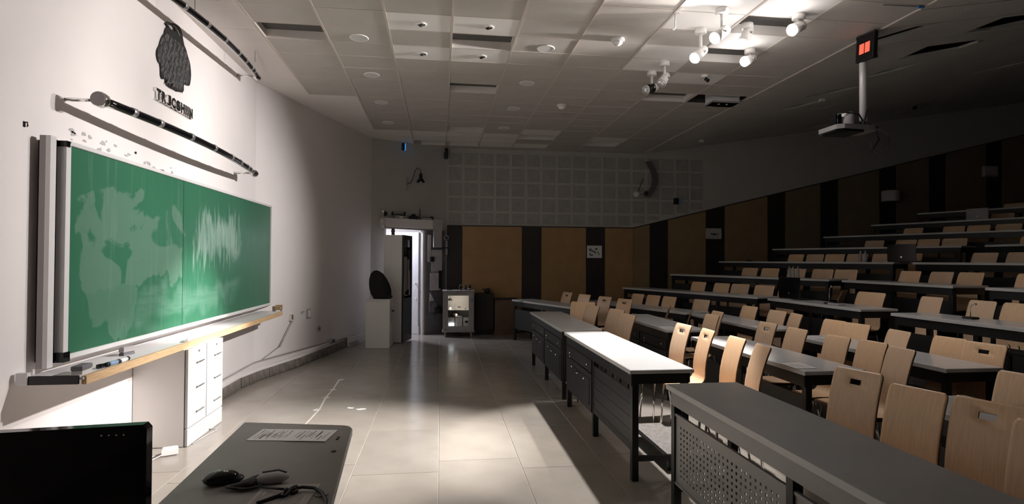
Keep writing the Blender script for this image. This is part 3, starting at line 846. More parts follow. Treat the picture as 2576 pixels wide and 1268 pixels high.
# glass-fronted cabinet on casters, lit from inside
gc = thing('display_cabinet', 'grey glass-fronted cabinet on casters with a lit interior', 'cabinet', (.06,10.85,0), R(-1))
W_, D_, Z0, Z1 = .60, .40, .12, .88
sh = MB(); sh.box(0,.02,.02,D_,Z0,Z1); sh.box(W_-.02,W_,.02,D_,Z0,Z1); sh.box(.02,W_-.02,D_-.02,D_,Z0,Z1); sh.box(.02,W_-.02,.02,D_-.02,Z0,Z0+.02); sh.box(.02,W_-.02,.02,D_-.02,Z1-.02,Z1)
sh.build('carcass', 'cabinet_grey', gc)
MB().cbox(-.012,W_+.012,-.012,D_+.01,Z1,Z1+.025,.006).build('top', 'cabinet_grey', gc)
MB().cbox(-.012,W_+.012,-.012,D_+.01,Z0-.025,Z0,.006).build('base', 'cabinet_grey', gc)
fr = MB(); fr.cbox(0,.10,0,.02,Z0,Z1,.004); fr.cbox(W_-.10,W_,0,.02,Z0,Z1,.004); fr.cbox(.10,W_-.10,0,.02,Z0,Z0+.09,.004); fr.cbox(.10,W_-.10,0,.02,Z1-.075,Z1,.004)
gd = fr.build('door', 'cabinet_grey', gc)
fr = MB(); fr.box(.03,.045,-.008,0,Z0+.03,Z1-.03); fr.box(W_-.045,W_-.03,-.008,0,Z0+.03,Z1-.03); fr.box(.03,W_-.03,-.008,0,Z0+.03,Z0+.045); fr.box(.03,W_-.03,-.008,0,Z1-.045,Z1-.03)
fr.build('door_moulding', 'cabinet_grey', gd)
MB().box(.10,W_-.10,.008,.011,Z0+.09,Z1-.075).build('pane', 'glass', gd)
MB().ball((W_-.075,-.012,.52), .010).build('knob', 'chrome', gd)
MB().box(W_-.05,W_-.02,-.011,-.008,.70,.75).build('sticker', 'blue_tape', gd)
MB().box(.02,W_-.02,.04,D_-.02,.515,.523).build('shelf', 'white_gloss', gc)
MB().box(.03,W_-.03,D_-.024,D_-.02,Z0+.02,Z1-.02).build('lining', 'paper', gc)
for i,(x,y) in enumerate(((.05,.04),(W_-.05,.04),(.05,D_-.05),(W_-.05,D_-.05))):
    c_ = MB().box(x-.018,x+.018,y-.018,y+.018,.075,Z0-.025).build('caster', 'cloth_grey', gc)
    MB().lathe([(.03,-.012),(.036,-.008),(.036,.008),(.03,.012)], (x,y,.036), 14, (1,0,.15)).build('wheel', 'cloth_grey', c_)
l = bpy.data.lights.new('cabinet_light', 'AREA'); l.energy = .6; l.size = .3; l.size_y = .05; l.shape = 'RECTANGLE'; l.color = (1,.88,.7)
lo = bpy.data.objects.new('cabinet_light', l); COL.objects.link(lo); lo.location = (.36,10.96,.84); lo.rotation_euler = (R(18),0,0)
def gcp(x, y, z): return (.06+x, 10.85+y-.01*x, z)
def small(name, lab, cat, loc, parts, rz=0):
    k = thing(name, lab, cat, loc, rz)
    for nm, mb, m in parts: mb.build(nm, m, k)
    return k
small('glass_flask', 'clear round flask first from the left on the cabinet shelf', 'flask', gcp(.15,.15,.524), [('flask', MB().lathe([(.03,0),(.035,.02),(.022,.05),(.01,.07),(.012,.09)],(0,0,0),14),'glass'), ('glow', MB().ball((0,0,.025),.018),'warm_on')])  # emitting ball puts a glow into the flask, which is no lamp
small('glass_flask', 'pale conical flask second on the cabinet shelf', 'flask', gcp(.25,.15,.524), [('flask', MB().lathe([(.035,0),(.03,.02),(.012,.08),(.012,.11)],(0,0,0),14),'glass'), ('liquid', MB().lathe([(.028,.004),(.024,.02)],(0,0,0),12),'paper')])
small('glass_jar', 'low dark-lidded jar in the middle of the cabinet shelf', 'jar', gcp(.32,.16,.524), [('jar', MB().lathe([(.025,0),(.027,.04)],(0,0,0),14),'glass'), ('lid', MB().lathe([(.028,.04),(.028,.055)],(0,0,0),14),'ink_grey')])
small('white_ball', 'bright white ball on the right of the cabinet shelf', 'ball', gcp(.44,.15,.524), [('ball', MB().ball((0,0,.026),.026),'white_gloss'), ('base', MB().lathe([(.016,0),(.016,.004)],(0,0,0),10),'paper')])
small('figurine', 'slim dark figurine at the right end of the cabinet shelf', 'figurine', gcp(.53,.14,.524), [('body', MB().lathe([(.02,0),(.008,.02),(.018,.06),(.026,.09),(.012,.14),(.02,.17),(.008,.19)],(0,0,0),12),'black_board'), ('head', MB().ball((0,0,.205),.014),'black_board')])
small('hanging_lamp', 'small dark lamp hanging in the left of the lit cabinet', 'lamp', gcp(.14,.2,.70), [('shade', MB().lathe([(.05,0),(.03,.03),(.01,.04)],(0,0,0),14),'black_board'), ('cord', MB().tube([(0,0,.04),(0,0,.16)],.003,5),'black')])
small('desk_lamp', 'curved warm-lit lamp below the cabinet shelf', 'lamp', gcp(.23,.14,.38), [('arm', MB().tube([(-.07,0,0),(-.06,0,.06),(-.02,0,.095),(.04,0,.09),(.065,0,.06)],.009,8),'black'), ('shade', MB().ball((.01,0,.05),.045,.03,.03),'gold'), ('bulb', MB().ball((.035,-.02,.045),.018),'warm_on')])
small('storage_box', 'white storage box with dark tick at the left of the cabinet floor', 'box', gcp(.16,.14,.142), [('box', MB().cbox(-.07,.07,-.08,.08,0,.23,.004),'paper'), ('tick', MB().box(-.03,-.01,-.083,-.08,.17,.19),'ink')])
small('storage_box', 'plain white storage box in the middle of the cabinet floor', 'box', gcp(.31,.14,.142), [('box', MB().cbox(-.065,.065,-.08,.08,0,.25,.004),'white_gloss'), ('lid', MB().cbox(-.068,.068,-.083,.083,.22,.255,.004),'paper')])
small('storage_box', 'white box with a dark printed label at the right of the cabinet floor', 'box', gcp(.46,.14,.142), [('box', MB().cbox(-.065,.065,-.08,.08,0,.23,.004),'white_gloss'), ('label', MB().box(-.03,.03,-.083,-.08,.13,.17),'ink')])
small('glowing_card', 'white card with added glow at the bottom left of the lit cabinet', 'card', gcp(.17,.035,.142), [('card', MB().box(-.05,.05,0,.003,.075,.125),'card_glow'), ('stand', MB().box(-.02,.02,.003,.02,0,.075),'paper')])  # card emits light to look bright, though it is no lamp
# things on top of that cabinet
ctz = .907
small('desk_lamp', 'small black lamp with a shining rim on the display cabinet top', 'lamp', gcp(.52,.12,ctz), [('base', MB().lathe([(.03,0),(.03,.012)],(0,0,0),14),'black'), ('shade', MB().lathe([(.008,.11),(.02,.09),(.036,.03)],(0,0,0),16,cap=False),'black_gloss'), ('rim', MB().lathe([(.036,.024),(.036,.034)],(0,0,0),16),'white_gloss'), ('stem', MB().tube([(0,.02,.01),(0,.025,.10)],.006,6),'black')])
small('wire_hoop', 'thin wire hoop standing on the display cabinet', 'hoop', gcp(.36,.15,ctz), [('hoop', MB().tube([(.045*math.cos(R(a)),0,.055+.05*math.sin(R(a))) for a in range(-60,241,20)],.004,6),'aluminium'), ('foot', MB().box(-.03,.03,-.02,.02,0,.012),'black')])
small('black_bottle', 'slim black bottle beside the lamp on the display cabinet', 'bottle', gcp(.45,.13,ctz), [('bottle', MB().lathe([(.014,0),(.014,.08),(.007,.10),(.007,.115)],(0,0,0),12),'black_gloss'), ('cap', MB().lathe([(.008,.115),(.008,.125)],(0,0,0),10),'chrome')])
small('flat_case', 'flat black case lying on the left of the display cabinet top', 'case', gcp(.13,.13,ctz), [('case', MB().cbox(-.05,.05,-.04,.04,0,.02,.004),'black'), ('clasp', MB().box(-.01,.01,-.043,-.04,.006,.014),'chrome')])
# brown lectern and low panels right of it
bl = thing('brown_lectern', 'brown wooden lectern against the tan panelling right of the display cabinet', 'lectern', (1.10,11.12,0))
MB().cbox(0,.46,0,.30,.09,.70,.004).build('body', 'brown_board', bl); MB().cbox(-.012,.472,-.012,.31,0,.09,.004).build('plinth', 'brown_board', bl); MB().cbox(-.02,.48,-.02,.31,.70,.725,.004).build('top', 'dark_panel', bl)
bc = thing('brown_cupboard', 'dark brown cupboard half hidden behind the display cabinet', 'cupboard', (.72,11.16,0))
MB().cbox(0,.36,0,.28,.08,.83,.004).build('body', 'dark_panel', bc); MB().cbox(.19,.35,-.012,0,.10,.80,.003).build('door', 'dark_panel', bc); MB().box(0,.36,.02,.28,0,.08).build('plinth', 'black', bc)
small('black_kettle', 'dark rounded kettle on top of the brown cupboard', 'kettle', (.95,11.28,.832), [('pot', MB().lathe([(.05,0),(.06,.03),(.055,.07),(.03,.09)],(0,0,0),14),'black_board'), ('spout', MB().tube([(-.05,0,.05),(-.09,0,.09)],.012,6),'black_board'), ('handle', MB().tube([(.05,0,.03),(.09,0,.05),(.07,0,.085),(.03,0,.085)],.008,6),'black_board')])

# wall lamps and fittings on the back walls
wlp = thing('wall_lamp', 'swan-neck black wall lamp above the doorway', 'lamp', D(.74,0,3.02), DANG)
MB().cbox(-.03,.0,-.02,0,-.16,.10,.004).build('back_plate', 'grey_paint', wlp)
MB().tube([(-.015,-.02,-.04),(.03,-.10,-.02),(.06,-.16,.12),(.08,-.18,.22),(.12,-.20,.27),(.17,-.22,.23),(.18,-.22,.16)], .008, 8).build('arm', 'black_steel', wlp)
MB().lathe([(.03,.16),(.034,.13),(.032,.08),(.075,.02),(.085,0)], (.18,-.22,-.01), 16, cap=False).build('shade', 'black_gloss', wlp)
MB().lathe([(.03,0),(.034,.04),(.03,.06)], (.18,-.22,.10), 14).build('socket', 'black_steel', wlp)
MB().ball((.18,-.22,0), .035).build('bulb', 'bulb', wlp)
sp_ = thing('wall_speaker', 'small black box speaker hung under the ceiling at the corner', 'speaker', (.10,11.40,3.56))
MB().cbox(-.035,.05,-.06,.06,0,.17,.01).build('body', 'black', sp_); MB().box(-.035,-.02,-.07,-.06,.12,.17).build('bracket', 'aluminium', sp_); MB().cbox(-.02,.04,.06,.10,.10,.22,.003).build('mount', 'black_steel', sp_)
pn = thing('paper_note', 'pale paper slip stuck at a slant on the corner wall', 'note', D(1.28,0,3.30), DANG)
MB().box(-.035,.035,-.004,-.001,-.07,.07).build('slip', 'paper_dim', pn, None, (0, R(35), 0))
bz_ = thing('blue_indicator', 'small box with a blue lit face at the ceiling corner', 'indicator', D(.62,.12,3.66), DANG)
MB().cbox(-.05,-.01,-.03,.03,-.05,.09,.004).build('housing', 'black', bz_); MB().box(-.01,.012,-.026,.026,-.045,.085).build('lit_face', 'blue_on', bz_)
wa = thing('framed_poster', 'small white framed black and white print on a dark wall stripe', 'picture', (3.08,11.468,1.555))
fr = MB(); fr.box(0,.025,-.02,0,0,.26); fr.box(.295,.32,-.02,0,0,.26); fr.box(.025,.295,-.02,0,0,.022); fr.box(.025,.295,-.02,0,.238,.26)
fr.build('frame', 'white_paint', wa)
MB().box(.025,.295,-.008,0,.022,.238).build('sheet', 'paper', wa)
pm = MB()
pm.extrude([(.05,.15),(.10,.145),(.15,.12),(.17,.10),(.19,.08),(.185,.13),(.14,.15),(.10,.165),(.05,.17)], 'y', -.0095, -.008)
pm.extrude([(.05,.17),(.07,.17),(.07,.20),(.05,.20)], 'y', -.0095, -.008); pm.extrude([(.08,.18),(.10,.18),(.10,.20),(.08,.20)], 'y', -.0095, -.008)
pm.extrude([(.18,.17),(.21,.17),(.23,.20),(.18,.205)], 'y', -.0095, -.008)
pm.extrude([(.055,.06),(.09,.04),(.14,.06),(.13,.075),(.09,.058),(.07,.08),(.10,.095),(.08,.105),(.055,.085)], 'y', -.0095, -.008)
pm.extrude([(.22,.14),(.25,.12),(.27,.06),(.26,.055),(.245,.10),(.22,.125)], 'y', -.0095, -.008)
pm.build('print', 'ink', wa)
wl1 = thing('wall_heater', 'white wall box with a curved opening on a dark stripe', 'wall box', (5.73,11.46,1.98))
MB().cbox(0,.33,-.06,0.0,0,.235,.008).build('case', 'cloth_grey', wl1); MB().extrude([(.05,.09),(.10,.075),(.18,.09),(.28,.105),(.16,.115),(.09,.12)], 'y', -.064, -.06).build('opening', 'black_gloss', wl1); MB().cbox(.05,.13,-.07,-.06,.08,.098,.004).build('tongue', 'white_gloss', wl1)
wl2 = thing('drum_sconce', 'grey drum-shaded lamp hung on a thin rod against a dark stripe', 'lamp', (10.0,11.27,2.86))
MB().lathe([(.17,0),(.175,.01),(.175,.23),(.17,.24)], (0,0,0), 24).build('shade', 'cloth_grey', wl2); MB().tube([(0,0,.24),(.05,.1,.42),(.08,.19,.55)], .006, 6).build('rod', 'black_steel', wl2)
wl3 = thing('wall_box', 'plain pale box high on the dark stripe by the upper rows', 'wall box', (12.54,11.46,3.50))
MB().cbox(0,.34,-.08,0,0,.25,.008).build('case', 'cloth_grey', wl3); MB().box(.01,.33,-.083,-.08,.01,.03).build('vent', 'ink_grey', wl3)
wl4 = thing('motion_sensor', 'small black sensor with a blue grey side high on the back wall', 'sensor', (5.0,11.48,2.72))
MB().cbox(0,.095,-.07,0,0,.135,.006).build('body', 'black', wl4); MB().cbox(.095,.15,-.06,0,.005,.13,.006).build('side', 'blue_grey', wl4); MB().box(.05,.08,-.05,-.02,-.006,0).build('lens', 'white_gloss', wl4)
wl5 = thing('reflector_lamp', 'round reflector lamp on a thin arm with curved back shield', 'lamp', (4.14,11.48,2.86))
cv = MB(); n = 12
pts = [(.18+.16*math.sin(PI*i/n), .75-.75*i/n) for i in range(n+1)]
for (a,b) in zip(pts[:-1], pts[1:]):
    cv.extrude([(a[0],a[1]),(a[0]+.12,a[1]+.01),(b[0]+.12,b[1]+.01),(b[0],b[1])], 'y', -.13, -.10)
cv.build('shield', 'cloth_dark', wl5)
MB().lathe([(.005,0),(.05,.03),(.07,.07)], (-.02,-.20,.05), 16, (-.6,-.6,-.1), cap=False).build('reflector', 'aluminium', wl5)
MB().tube([(-.01,-.18,.06),(.06,-.12,.2),(.15,-.06,.38),(.18,0,.4)], .008, 6).build('arm', 'black_steel', wl5); MB().tube([(-.01,-.18,.06),(.26,-.09,.10)], .006, 6).build('stay', 'aluminium', wl5)
MB().ball((.20,-.12,.08), .05, .04, .05).build('joint', 'black', wl5)

# ------------------------------------------------------------------ ceiling fittings
for i,(x,y,lab) in enumerate(((-.85,5.9,'first'),(-.86,7.07,'second'),(-.87,8.29,'third'),(-.88,9.5,'fourth'))):
    k = thing('ceiling_downlight', f'round white unlit downlight, {lab} in the row beside the left wall', 'downlight', (x,y,HZ), 0, 'round downlights in the grey tiles')
    MB().lathe([(.094,0),(.098,-.004),(.09,-.01),(.084,-.006)], (0,0,0), 28).build('ring', 'ceil_white', k); MB().lathe([(.083,-.006),(.083,-.0065)], (0,0,0), 28).build('diffuser', 'paper', k)
for i,(x,y,lab) in enumerate(((1.12,5.91,'first'),(1.10,7.11,'second'),(1.09,8.34,'third'),(1.08,9.6,'fourth'))):
    k = thing('ceiling_downlight', f'round white unlit downlight, {lab} in the row along the middle of the ceiling', 'downlight', (x,y,HZ), 0, 'round downlights in the grey tiles')
    MB().lathe([(.094,0),(.098,-.004),(.09,-.01),(.084,-.006)], (0,0,0), 28).build('ring', 'ceil_white', k); MB().lathe([(.083,-.006),(.083,-.0065)], (0,0,0), 28).build('diffuser', 'paper', k)
for x,y,lab in ((-.2,5.47,'in the first white tile, left of the middle runner'),(.46,5.45,'in the first white tile, right of the middle runner'),(-.21,6.26,'in the second white tile, left of the middle runner'),(.45,6.25,'in the second white tile, right of the middle runner')):
    k = thing('eyeball_downlight', 'chrome adjustable downlight '+lab, 'downlight', (x,y,HZ), random.random()*3, 'adjustable downlights in white tiles')
    MB().lathe([(.048,0),(.055,-.004),(.052,-.008),(.042,-.007)], (0,0,0), 22).build('ring', 'ceil_white', k)
    MB().lathe([(.041,-.006),(.036,-.012),(.02,-.016)], (0,0,0), 18).build('eyeball', 'chrome', k); MB().lathe([(.018,-.016),(.016,-.022)], (.008,.004,0), 12).build('bulb', 'black_gloss', k)
for x,y,lab in ((1.81,5.55,'white dome smoke detector between the runners over the front desks'),(1.77,8.04,'white dome smoke detector further back toward the panelled wall')):
    k = thing('smoke_detector', lab, 'smoke detector', (x,y,HZ))
    MB().lathe([(.07,0),(.07,-.02),(.062,-.03)], (0,0,0), 22).build('base', 'white_paint', k); MB().lathe([(.05,-.03),(.048,-.05),(.03,-.066),(.006,-.07)], (0,0,0), 20).build('dome', 'white_gloss', k)
hkc = thing('ceiling_hook', 'thin white hook hanging from the ceiling between detector and spots', 'hook', (2.15,4.9,HZ))
MB().tube([(.03,0,0),(0,0,-.005),(0,0,-.13),(-.01,0,-.15),(-.04,0,-.155)], .006, 6).build('rod', 'white_paint', hkc); MB().lathe([(.02,0),(.02,-.006)], (.03,0,0), 12).build('plate', 'white_paint', hkc)

def track_spot(loc, drop, aim, lit, label, style=0):
    k = thing('ceiling_spotlight', label, 'spotlight', (loc[0],loc[1],HZ), 0, 'adjustable ceiling spotlights')
    MB().lathe([(.055,0),(.058,-.01),(.058,-.045),(.05,-.05)], (0,0,0), 22).build('base', 'white_paint', k)
    MB().tube([(0,0,-.05),(0,0,-drop)], .016, 10).build('stem', 'white_gloss', k)
    a = Vector(aim).normalized()
    c = Vector((0,0,-drop))+a*.02
    back = c-a*.10; frt = c+a*.10
    MB().lathe([(.035,0),(.045,.02),(.048,.10),(.055,.19)], back, 20, a).build('head', 'white_paint', k)
    if style == 1:
        MB().lathe([(.053,.06),(.056,.16)], back, 20, a).build('filter_band', 'black', k)
    MB().lathe([(.052,0),(.045,.014),(.02,.022)], frt-a*.008, 20, a).build('lens', 'lens_on' if lit else 'bulb', k)
    s_ = a.cross(Vector((0,0,1))).normalized()
    MB().tube([Vector((0,0,-drop))+s_*.055, Vector((0,0,-drop))-s_*.055], .012, 8).build('yoke', 'chrome', k)
    return k
track_spot((2.53,4.75), .22, (-.8,-.25,-.62), True, 'lit ceiling spotlight on the tallest stem, above and behind the other lit one', 0)
track_spot((2.54,5.19), .24, (-.72,-.30,-.65), True, 'lit ceiling spotlight on a long stem over the bright desk')
track_spot((2.56,6.13), .19, (-.55,-.45,-.7), False, 'unlit white ceiling spotlight with a square-looking head in the double white tile')
track_spot((2.54,6.47), .20, (-.9,-.3,-.3), False, 'unlit white ceiling spotlight with a black band round its head', 1)
track_spot((3.29,4.76), .12, (-.85,-.35,-.45), True, 'lit ceiling spotlight glowing as a ball by the first slope board')
track_spot((3.32,5.63), .11, (-.85,-.45,-.4), True, 'lit ceiling spotlight glowing as a ball beside a bright tile')
track_spot((2.93,5.02), .10, (-.45,-.15,-.85), True, 'lit spotlight half sunk in the recessed tile between the others')
k = thing('ceiling_camera', 'tiny dome camera with a black lens in a white tile', 'camera', (3.23,6.5,HZ))
MB().lathe([(.045,0),(.045,-.03)], (0,0,0), 18).build('base', 'white_paint', k); MB().lathe([(.022,0),(.022,.05)], (.012,-.01,-.045), 12, (.3,-.6,-.6)).build('lens', 'black', k)
hu = thing('ventilation_unit', 'pale box unit hanging down from the open ceiling hatch', 'ventilation unit', (3.78,7.36,3.735))
MB().cbox(0,.40,0,.22,0,.17,.006).build('case', 'white_paint', hu); MB().cbox(-.01,.41,-.01,.23,.0,.02,.004).build('bottom_lip', 'grey_paint', hu)
MB().tube([(.46,.1,.20),(.44,.1,.05),(.42,.08,.0)], .02, 8).build('hose', 'cloth_grey', hu); MB().lathe([(.02,0),(.02,-.02)], (.12,.05,0), 10).build('screw', 'chrome', hu); MB().lathe([(.02,0),(.02,-.02)], (.24,.05,0), 10).build('screw', 'chrome', hu)
hgr = MB(); hgr.box(3.9,3.91,7.4,7.41,3.9,4.25); hgr.box(4.05,4.06,7.5,7.51,3.9,4.25)
hgr.build('hanger', 'black_steel', hu).matrix_parent_inverse = Matrix.Translation(-Vector((3.78,7.36,3.735)))
for i,(x,y,lab) in enumerate(((5.92,8.0,'small white box on the sloping ceiling beside a shadow-shaped slit'),(5.2,10.6,'tiny white knob on the sloping ceiling near the back wall'))):
    k = thing('ceiling_sensor', lab, 'sensor', (x,y,sl(x)))
    MB().cbox(-.035,.035,-.03,.03,-.05,.0,.005).build('case', 'white_gloss', k); MB().lathe([(.012,-.05),(.012,-.058)], (0,0,0), 10).build('lens', 'ink_grey', k)
k = thing('dangling_bracket', 'little bright bracket with a wire dangling from the dark end of the ceiling', 'bracket', (9.16,9.64,sl(9.16)))
MB().tube([(0,0,0),(.02,0,-.06),(.16,-.1,-.02)], .008, 6).build('wire', 'chrome', k); MB().cbox(-.10,-.04,-.02,.02,-.12,-.06,.01).build('clip', 'black_gloss', k)
MB().tube([(0,0,-.02),(-.07,0,-.07)], .006, 6).build('strut', 'black_steel', k)

# projector on its pole, red display above
pj = thing('projector_mount', 'silver projector on a long pale pole hanging from the ceiling edge', 'projector', (4.27,5.15,0))
MB().lathe([(.035,2.94),(.035,3.82)], (0,0,0), 18).build('pole', 'alu_white', pj)
MB().lathe([(.06,3.78),(.06,3.80)], (0,0,0), 18).build('ceiling_plate', 'black_steel', pj)
bp = MB().prism([(-.40,-.13),(-.34,-.17),(.0,-.15),(.06,-.10),(.06,.10),(0,.15),(-.34,.17),(-.40,.13)], 2.815, 2.86)
bp.build('platform', 'aluminium', pj)
MB().prism([(-.38,-.11),(-.33,-.15),(-.1,-.13),(-.1,.13),(-.33,.15),(-.38,.11)], 2.795, 2.816).build('underside', 'black_gloss', pj)
MB().lathe([(.07,2.86),(.07,3.0),(.06,3.01)], (-.19,0,0), 20).build('body', 'grey_paint', pj)
MB().cbox(-.34,-.28,-.05,.05,2.86,2.99,.008).build('lens_block', 'black_gloss', pj)
MB().tube([(-.33,-.06,2.87),(-.33,-.06,2.98),(-.25,-.07,3.0),(-.1,-.06,2.99),(-.02,-.04,2.9)], .008, 6).build('frame_rod', 'black_steel', pj)
MB().tube([(.02,-.03,3.05),(-.02,-.05,2.95),(-.06,-.06,2.88)], .008, 6).build('cable', 'black', pj)
MB().tube([(.03,0,2.86)]+[(.14+.11*math.cos(R(a)), -.05, 2.72+.12*math.sin(R(a))) for a in range(100,-181,-28)], .005, 6).build('cable', 'cloth_dark', pj)
MB().tube([(.05,0,2.92),(.13,0,2.86),(.16,-.02,2.75),(.05,-.05,2.62)], .007, 6).build('cable', 'black', pj)
MB().box(-.02,.16,-.01,.01,2.87,2.885).build('arm', 'black_steel', pj)
rd = thing('red_display', 'black display with two glowing red squares on the projector pole', 'display', (4.235,5.06,3.655), R(-94))
MB().cbox(-.13,.13,-.02,.02,-.13,.14,.012).build('case', 'black', rd)
MB().box(-.11,.11,-.022,-.02,-.11,.12).build('screen', 'black_gloss', rd)
for x in (-.075,.008): MB().box(x,x+.067,-.024,-.022,-.055,.045).build('lit_square', 'red_on', rd)
MB().tube([(0,.02,0),(-.05,.035,0)], .012, 6).build('bracket', 'black_steel', rd)
rd.rotation_euler = (0, R(5), R(-94))
bt = thing('blue_clip', 'small blue cable clip on the edge of the sloping ceiling', 'clip', (4.25,4.44,HZ-.006))
MB().cbox(-.03,.03,-.012,.012,-.02,0,.004).build('clip', 'blue_tape', bt); MB().tube([(-.35,.02,-.004),(-.02,0,-.006)], .004, 5).build('wire', 'ink_grey', bt)

# ------------------------------------------------------------------ desks
def perf_panel(L_, Hh, nx, nz, x):
    # thin sheet in the yz plane with real square holes, front and back skins plus hole walls
    mb = MB(); th = .004
    y0m, z0m = .05, .04
    py = (L_-2*y0m)/nx; pz = (Hh-2*z0m)/nz
    ys = [0]; zs = [0]
    for i in range(nx): ys += [y0m+py*(i+.32), y0m+py*(i+.68)]
    for i in range(nz): zs += [z0m+pz*(i+.28), z0m+pz*(i+.72)]
    ys.append(L_); zs.append(Hh)
    idx = lambda i,j,k: (i*len(zs)+j)*2+k
    vs = [(x+th*k, y, z) for y in ys for z in zs for k in (0,1)]
    fs = []
    for i in range(len(ys)-1):
        for j in range(len(zs)-1):
            hole = i % 2 == 1 and j % 2 == 1
            if hole:
                a = [idx(i,j,0),idx(i+1,j,0),idx(i+1,j+1,0),idx(i,j+1,0)]; b = [q+1 for q in a]
                for q in range(4): fs.append((a[q],a[(q+1) % 4],b[(q+1) % 4],b[q]))
            else:
                fs.append((idx(i,j,0),idx(i,j+1,0),idx(i+1,j+1,0),idx(i+1,j,0)))
                fs.append((idx(i,j,1),idx(i+1,j,1),idx(i+1,j+1,1),idx(i,j+1,1)))
    return mb.add(vs, fs)

def desk(label, loc, L_, rz=0, style='plain', top='laminate', grp='long black-framed desks', H=.76, dep=.45):
    t = thing('lecture_desk', label, 'desk', loc, rz, grp)
    MB().cbox(0,dep,0,L_,H-.028,H,.004).build('tabletop', top, t)
    e = MB(); e.box(-.004,0,0,L_,H-.030,H-.002)
    e.build('edge_band', 'desk_edge', t)
    steel = 'perforated' if style == 'perf' else 'black_steel'
    ap = MB(); ap.box(.015,.035,.03,L_-.03,H-.115,H-.028); ap.box(dep-.035,dep-.015,.03,L_-.03,H-.10,H-.028); ap.box(.035,dep-.035,.02,.045,H-.10,H-.028); ap.box(.035,dep-.035,L_-.045,L_-.02,H-.10,H-.028)
    ap.build('apron', steel, t)
    lw = .022
    ly = [.045, L_/2, L_-.045] if L_ > 1.3 else [.045, L_-.045]
    if L_ > 2.6: ly = [.045, L_*.25, L_*.5, L_*.75, L_-.045]
    for y in ly:
        for x in (.042, dep-.05):
            if x > .1 and y not in (ly[0], ly[-1]): continue
            MB().box(x-lw,x+lw,y-lw,y+lw,0,H-.028).build('leg', 'black_steel', t)
    for y in (ly[0], ly[-1]):
        MB().box(.06,dep-.07,y-.012,y+.012,.13,.165).build('stretcher', 'black_steel', t)
    for i,(a,b) in enumerate(zip(ly[:-1], ly[1:])):
        a += .022; b -= .022
        if style == 'perf':
            fr = MB(); fr.box(.024,.040,a,b,.585,.60); fr.box(.024,.040,a,b,.185,.20); fr.build('panel_frame', 'perforated', t)
            perf_panel(b-a, .39, 24, 10, .030).build('perforated_panel', 'perforated', t, (0,a,.197))
        elif style == 'slat' and i == 0:
            for s_ in range(9):
                MB().box(.022+.0015*(s_ % 2),.034,a,b,.20+.045*s_,.20+.045*s_+.0435).build('slat', 'black_board', t)
            vt = MB()
            for q in range(4): vt.box(.020,.032,a+.18*q+.05,a+.18*q+.06,.61,.645)
            vt.build('vent_divider', 'black_steel', t)
        elif style in ('slat','drawer'):
            p_ = MB().cbox(.012,.040,a,b,.19,.52,.004).build('door', 'black_board', t)
            MB().cbox(.008,.012,a+.06,b-.06,.24,.47,.003).build('door_field', 'black_board', p_)
            MB().tube([(.012,(a+b)/2-.05,.45),(-.012,(a+b)/2-.05,.45),(-.012,(a+b)/2+.03,.45),(.012,(a+b)/2+.03,.45)], .005, 6).build('handle', 'chrome', p_)
            MB().ball((.004,(a+b)/2+.22,.46), .011).build('knob', 'chrome', p_)
            MB().ball((.004,(a+b)/2-.24,.44), .011).build('knob', 'chrome', p_)
            d_ = MB().cbox(.012,.040,a,b,.53,.64,.004).build('drawer', 'black_board', t)
            MB().ball((.004,b-.16,.58), .010).build('knob', 'chrome', d_); MB().ball((.004,b-.16,.545), .008).build('knob', 'chrome', d_)
            MB().ball((.004,a+.12,.585), .009).build('knob', 'chrome', d_)
        else:
            MB().box(.026,.038,a,b,.22,.58).build('modesty_panel', 'black_board', t)
    return t
desk('grey-topped desk with a perforated metal front nearest the camera', (1.36,.90,0), 2.32, 0, 'perf', 'laminate_grey')
desk('brightly lit white-topped desk with slatted front, second in the front row', (1.285,3.64,0), 2.02, 0, 'slat', 'laminate')
desk('half-lit front-row desk with drawers just beyond the brightly lit one', (1.295,5.86,0), 2.06, 0, 'drawer', 'laminate')
desk('angled front-row desk closest to the panelled wall', (2.12,8.47,0), 2.08, R(21.7), 'plain', 'laminate')
desk('second-row desk behind the perforated front desk', (2.46,.9,0), 1.87, 0, 'plain', 'laminate')
desk('second-row desk lit by spill light behind the bright white desk', (2.45,3.48,0), 1.72, 0, 'plain', 'laminate')
desk('second-row desk behind the front-row drawer desk', (2.42,5.70,0), 1.75, 0, 'drawer', 'laminate')
desk('third-row desk at the edge of the frame behind the second-row near desk', (3.52,1.2,0), 1.88, 0, 'plain', 'laminate')
desk('third-row desk with a reflective top, behind the four tan chairs', (3.50,3.46,0), 1.72, 0, 'plain', 'laminate')
desk('third-row desk further along behind the second-row drawer desk', (3.50,5.70,0), 1.72, 0, 'plain', 'laminate')
desk('angled third-row desk below the raised rows', (3.50,7.58,0), 2.6, R(20), 'plain', 'laminate')
ORD = {1:'front',2:'second',3:'third',4:'fourth',5:'fifth',6:'sixth',7:'seventh',8:'eighth',9:'ninth',10:'tenth'}
RX = {4:4.6,5:5.7,6:6.8,7:7.9,8:9.0,9:10.1,10:11.2}
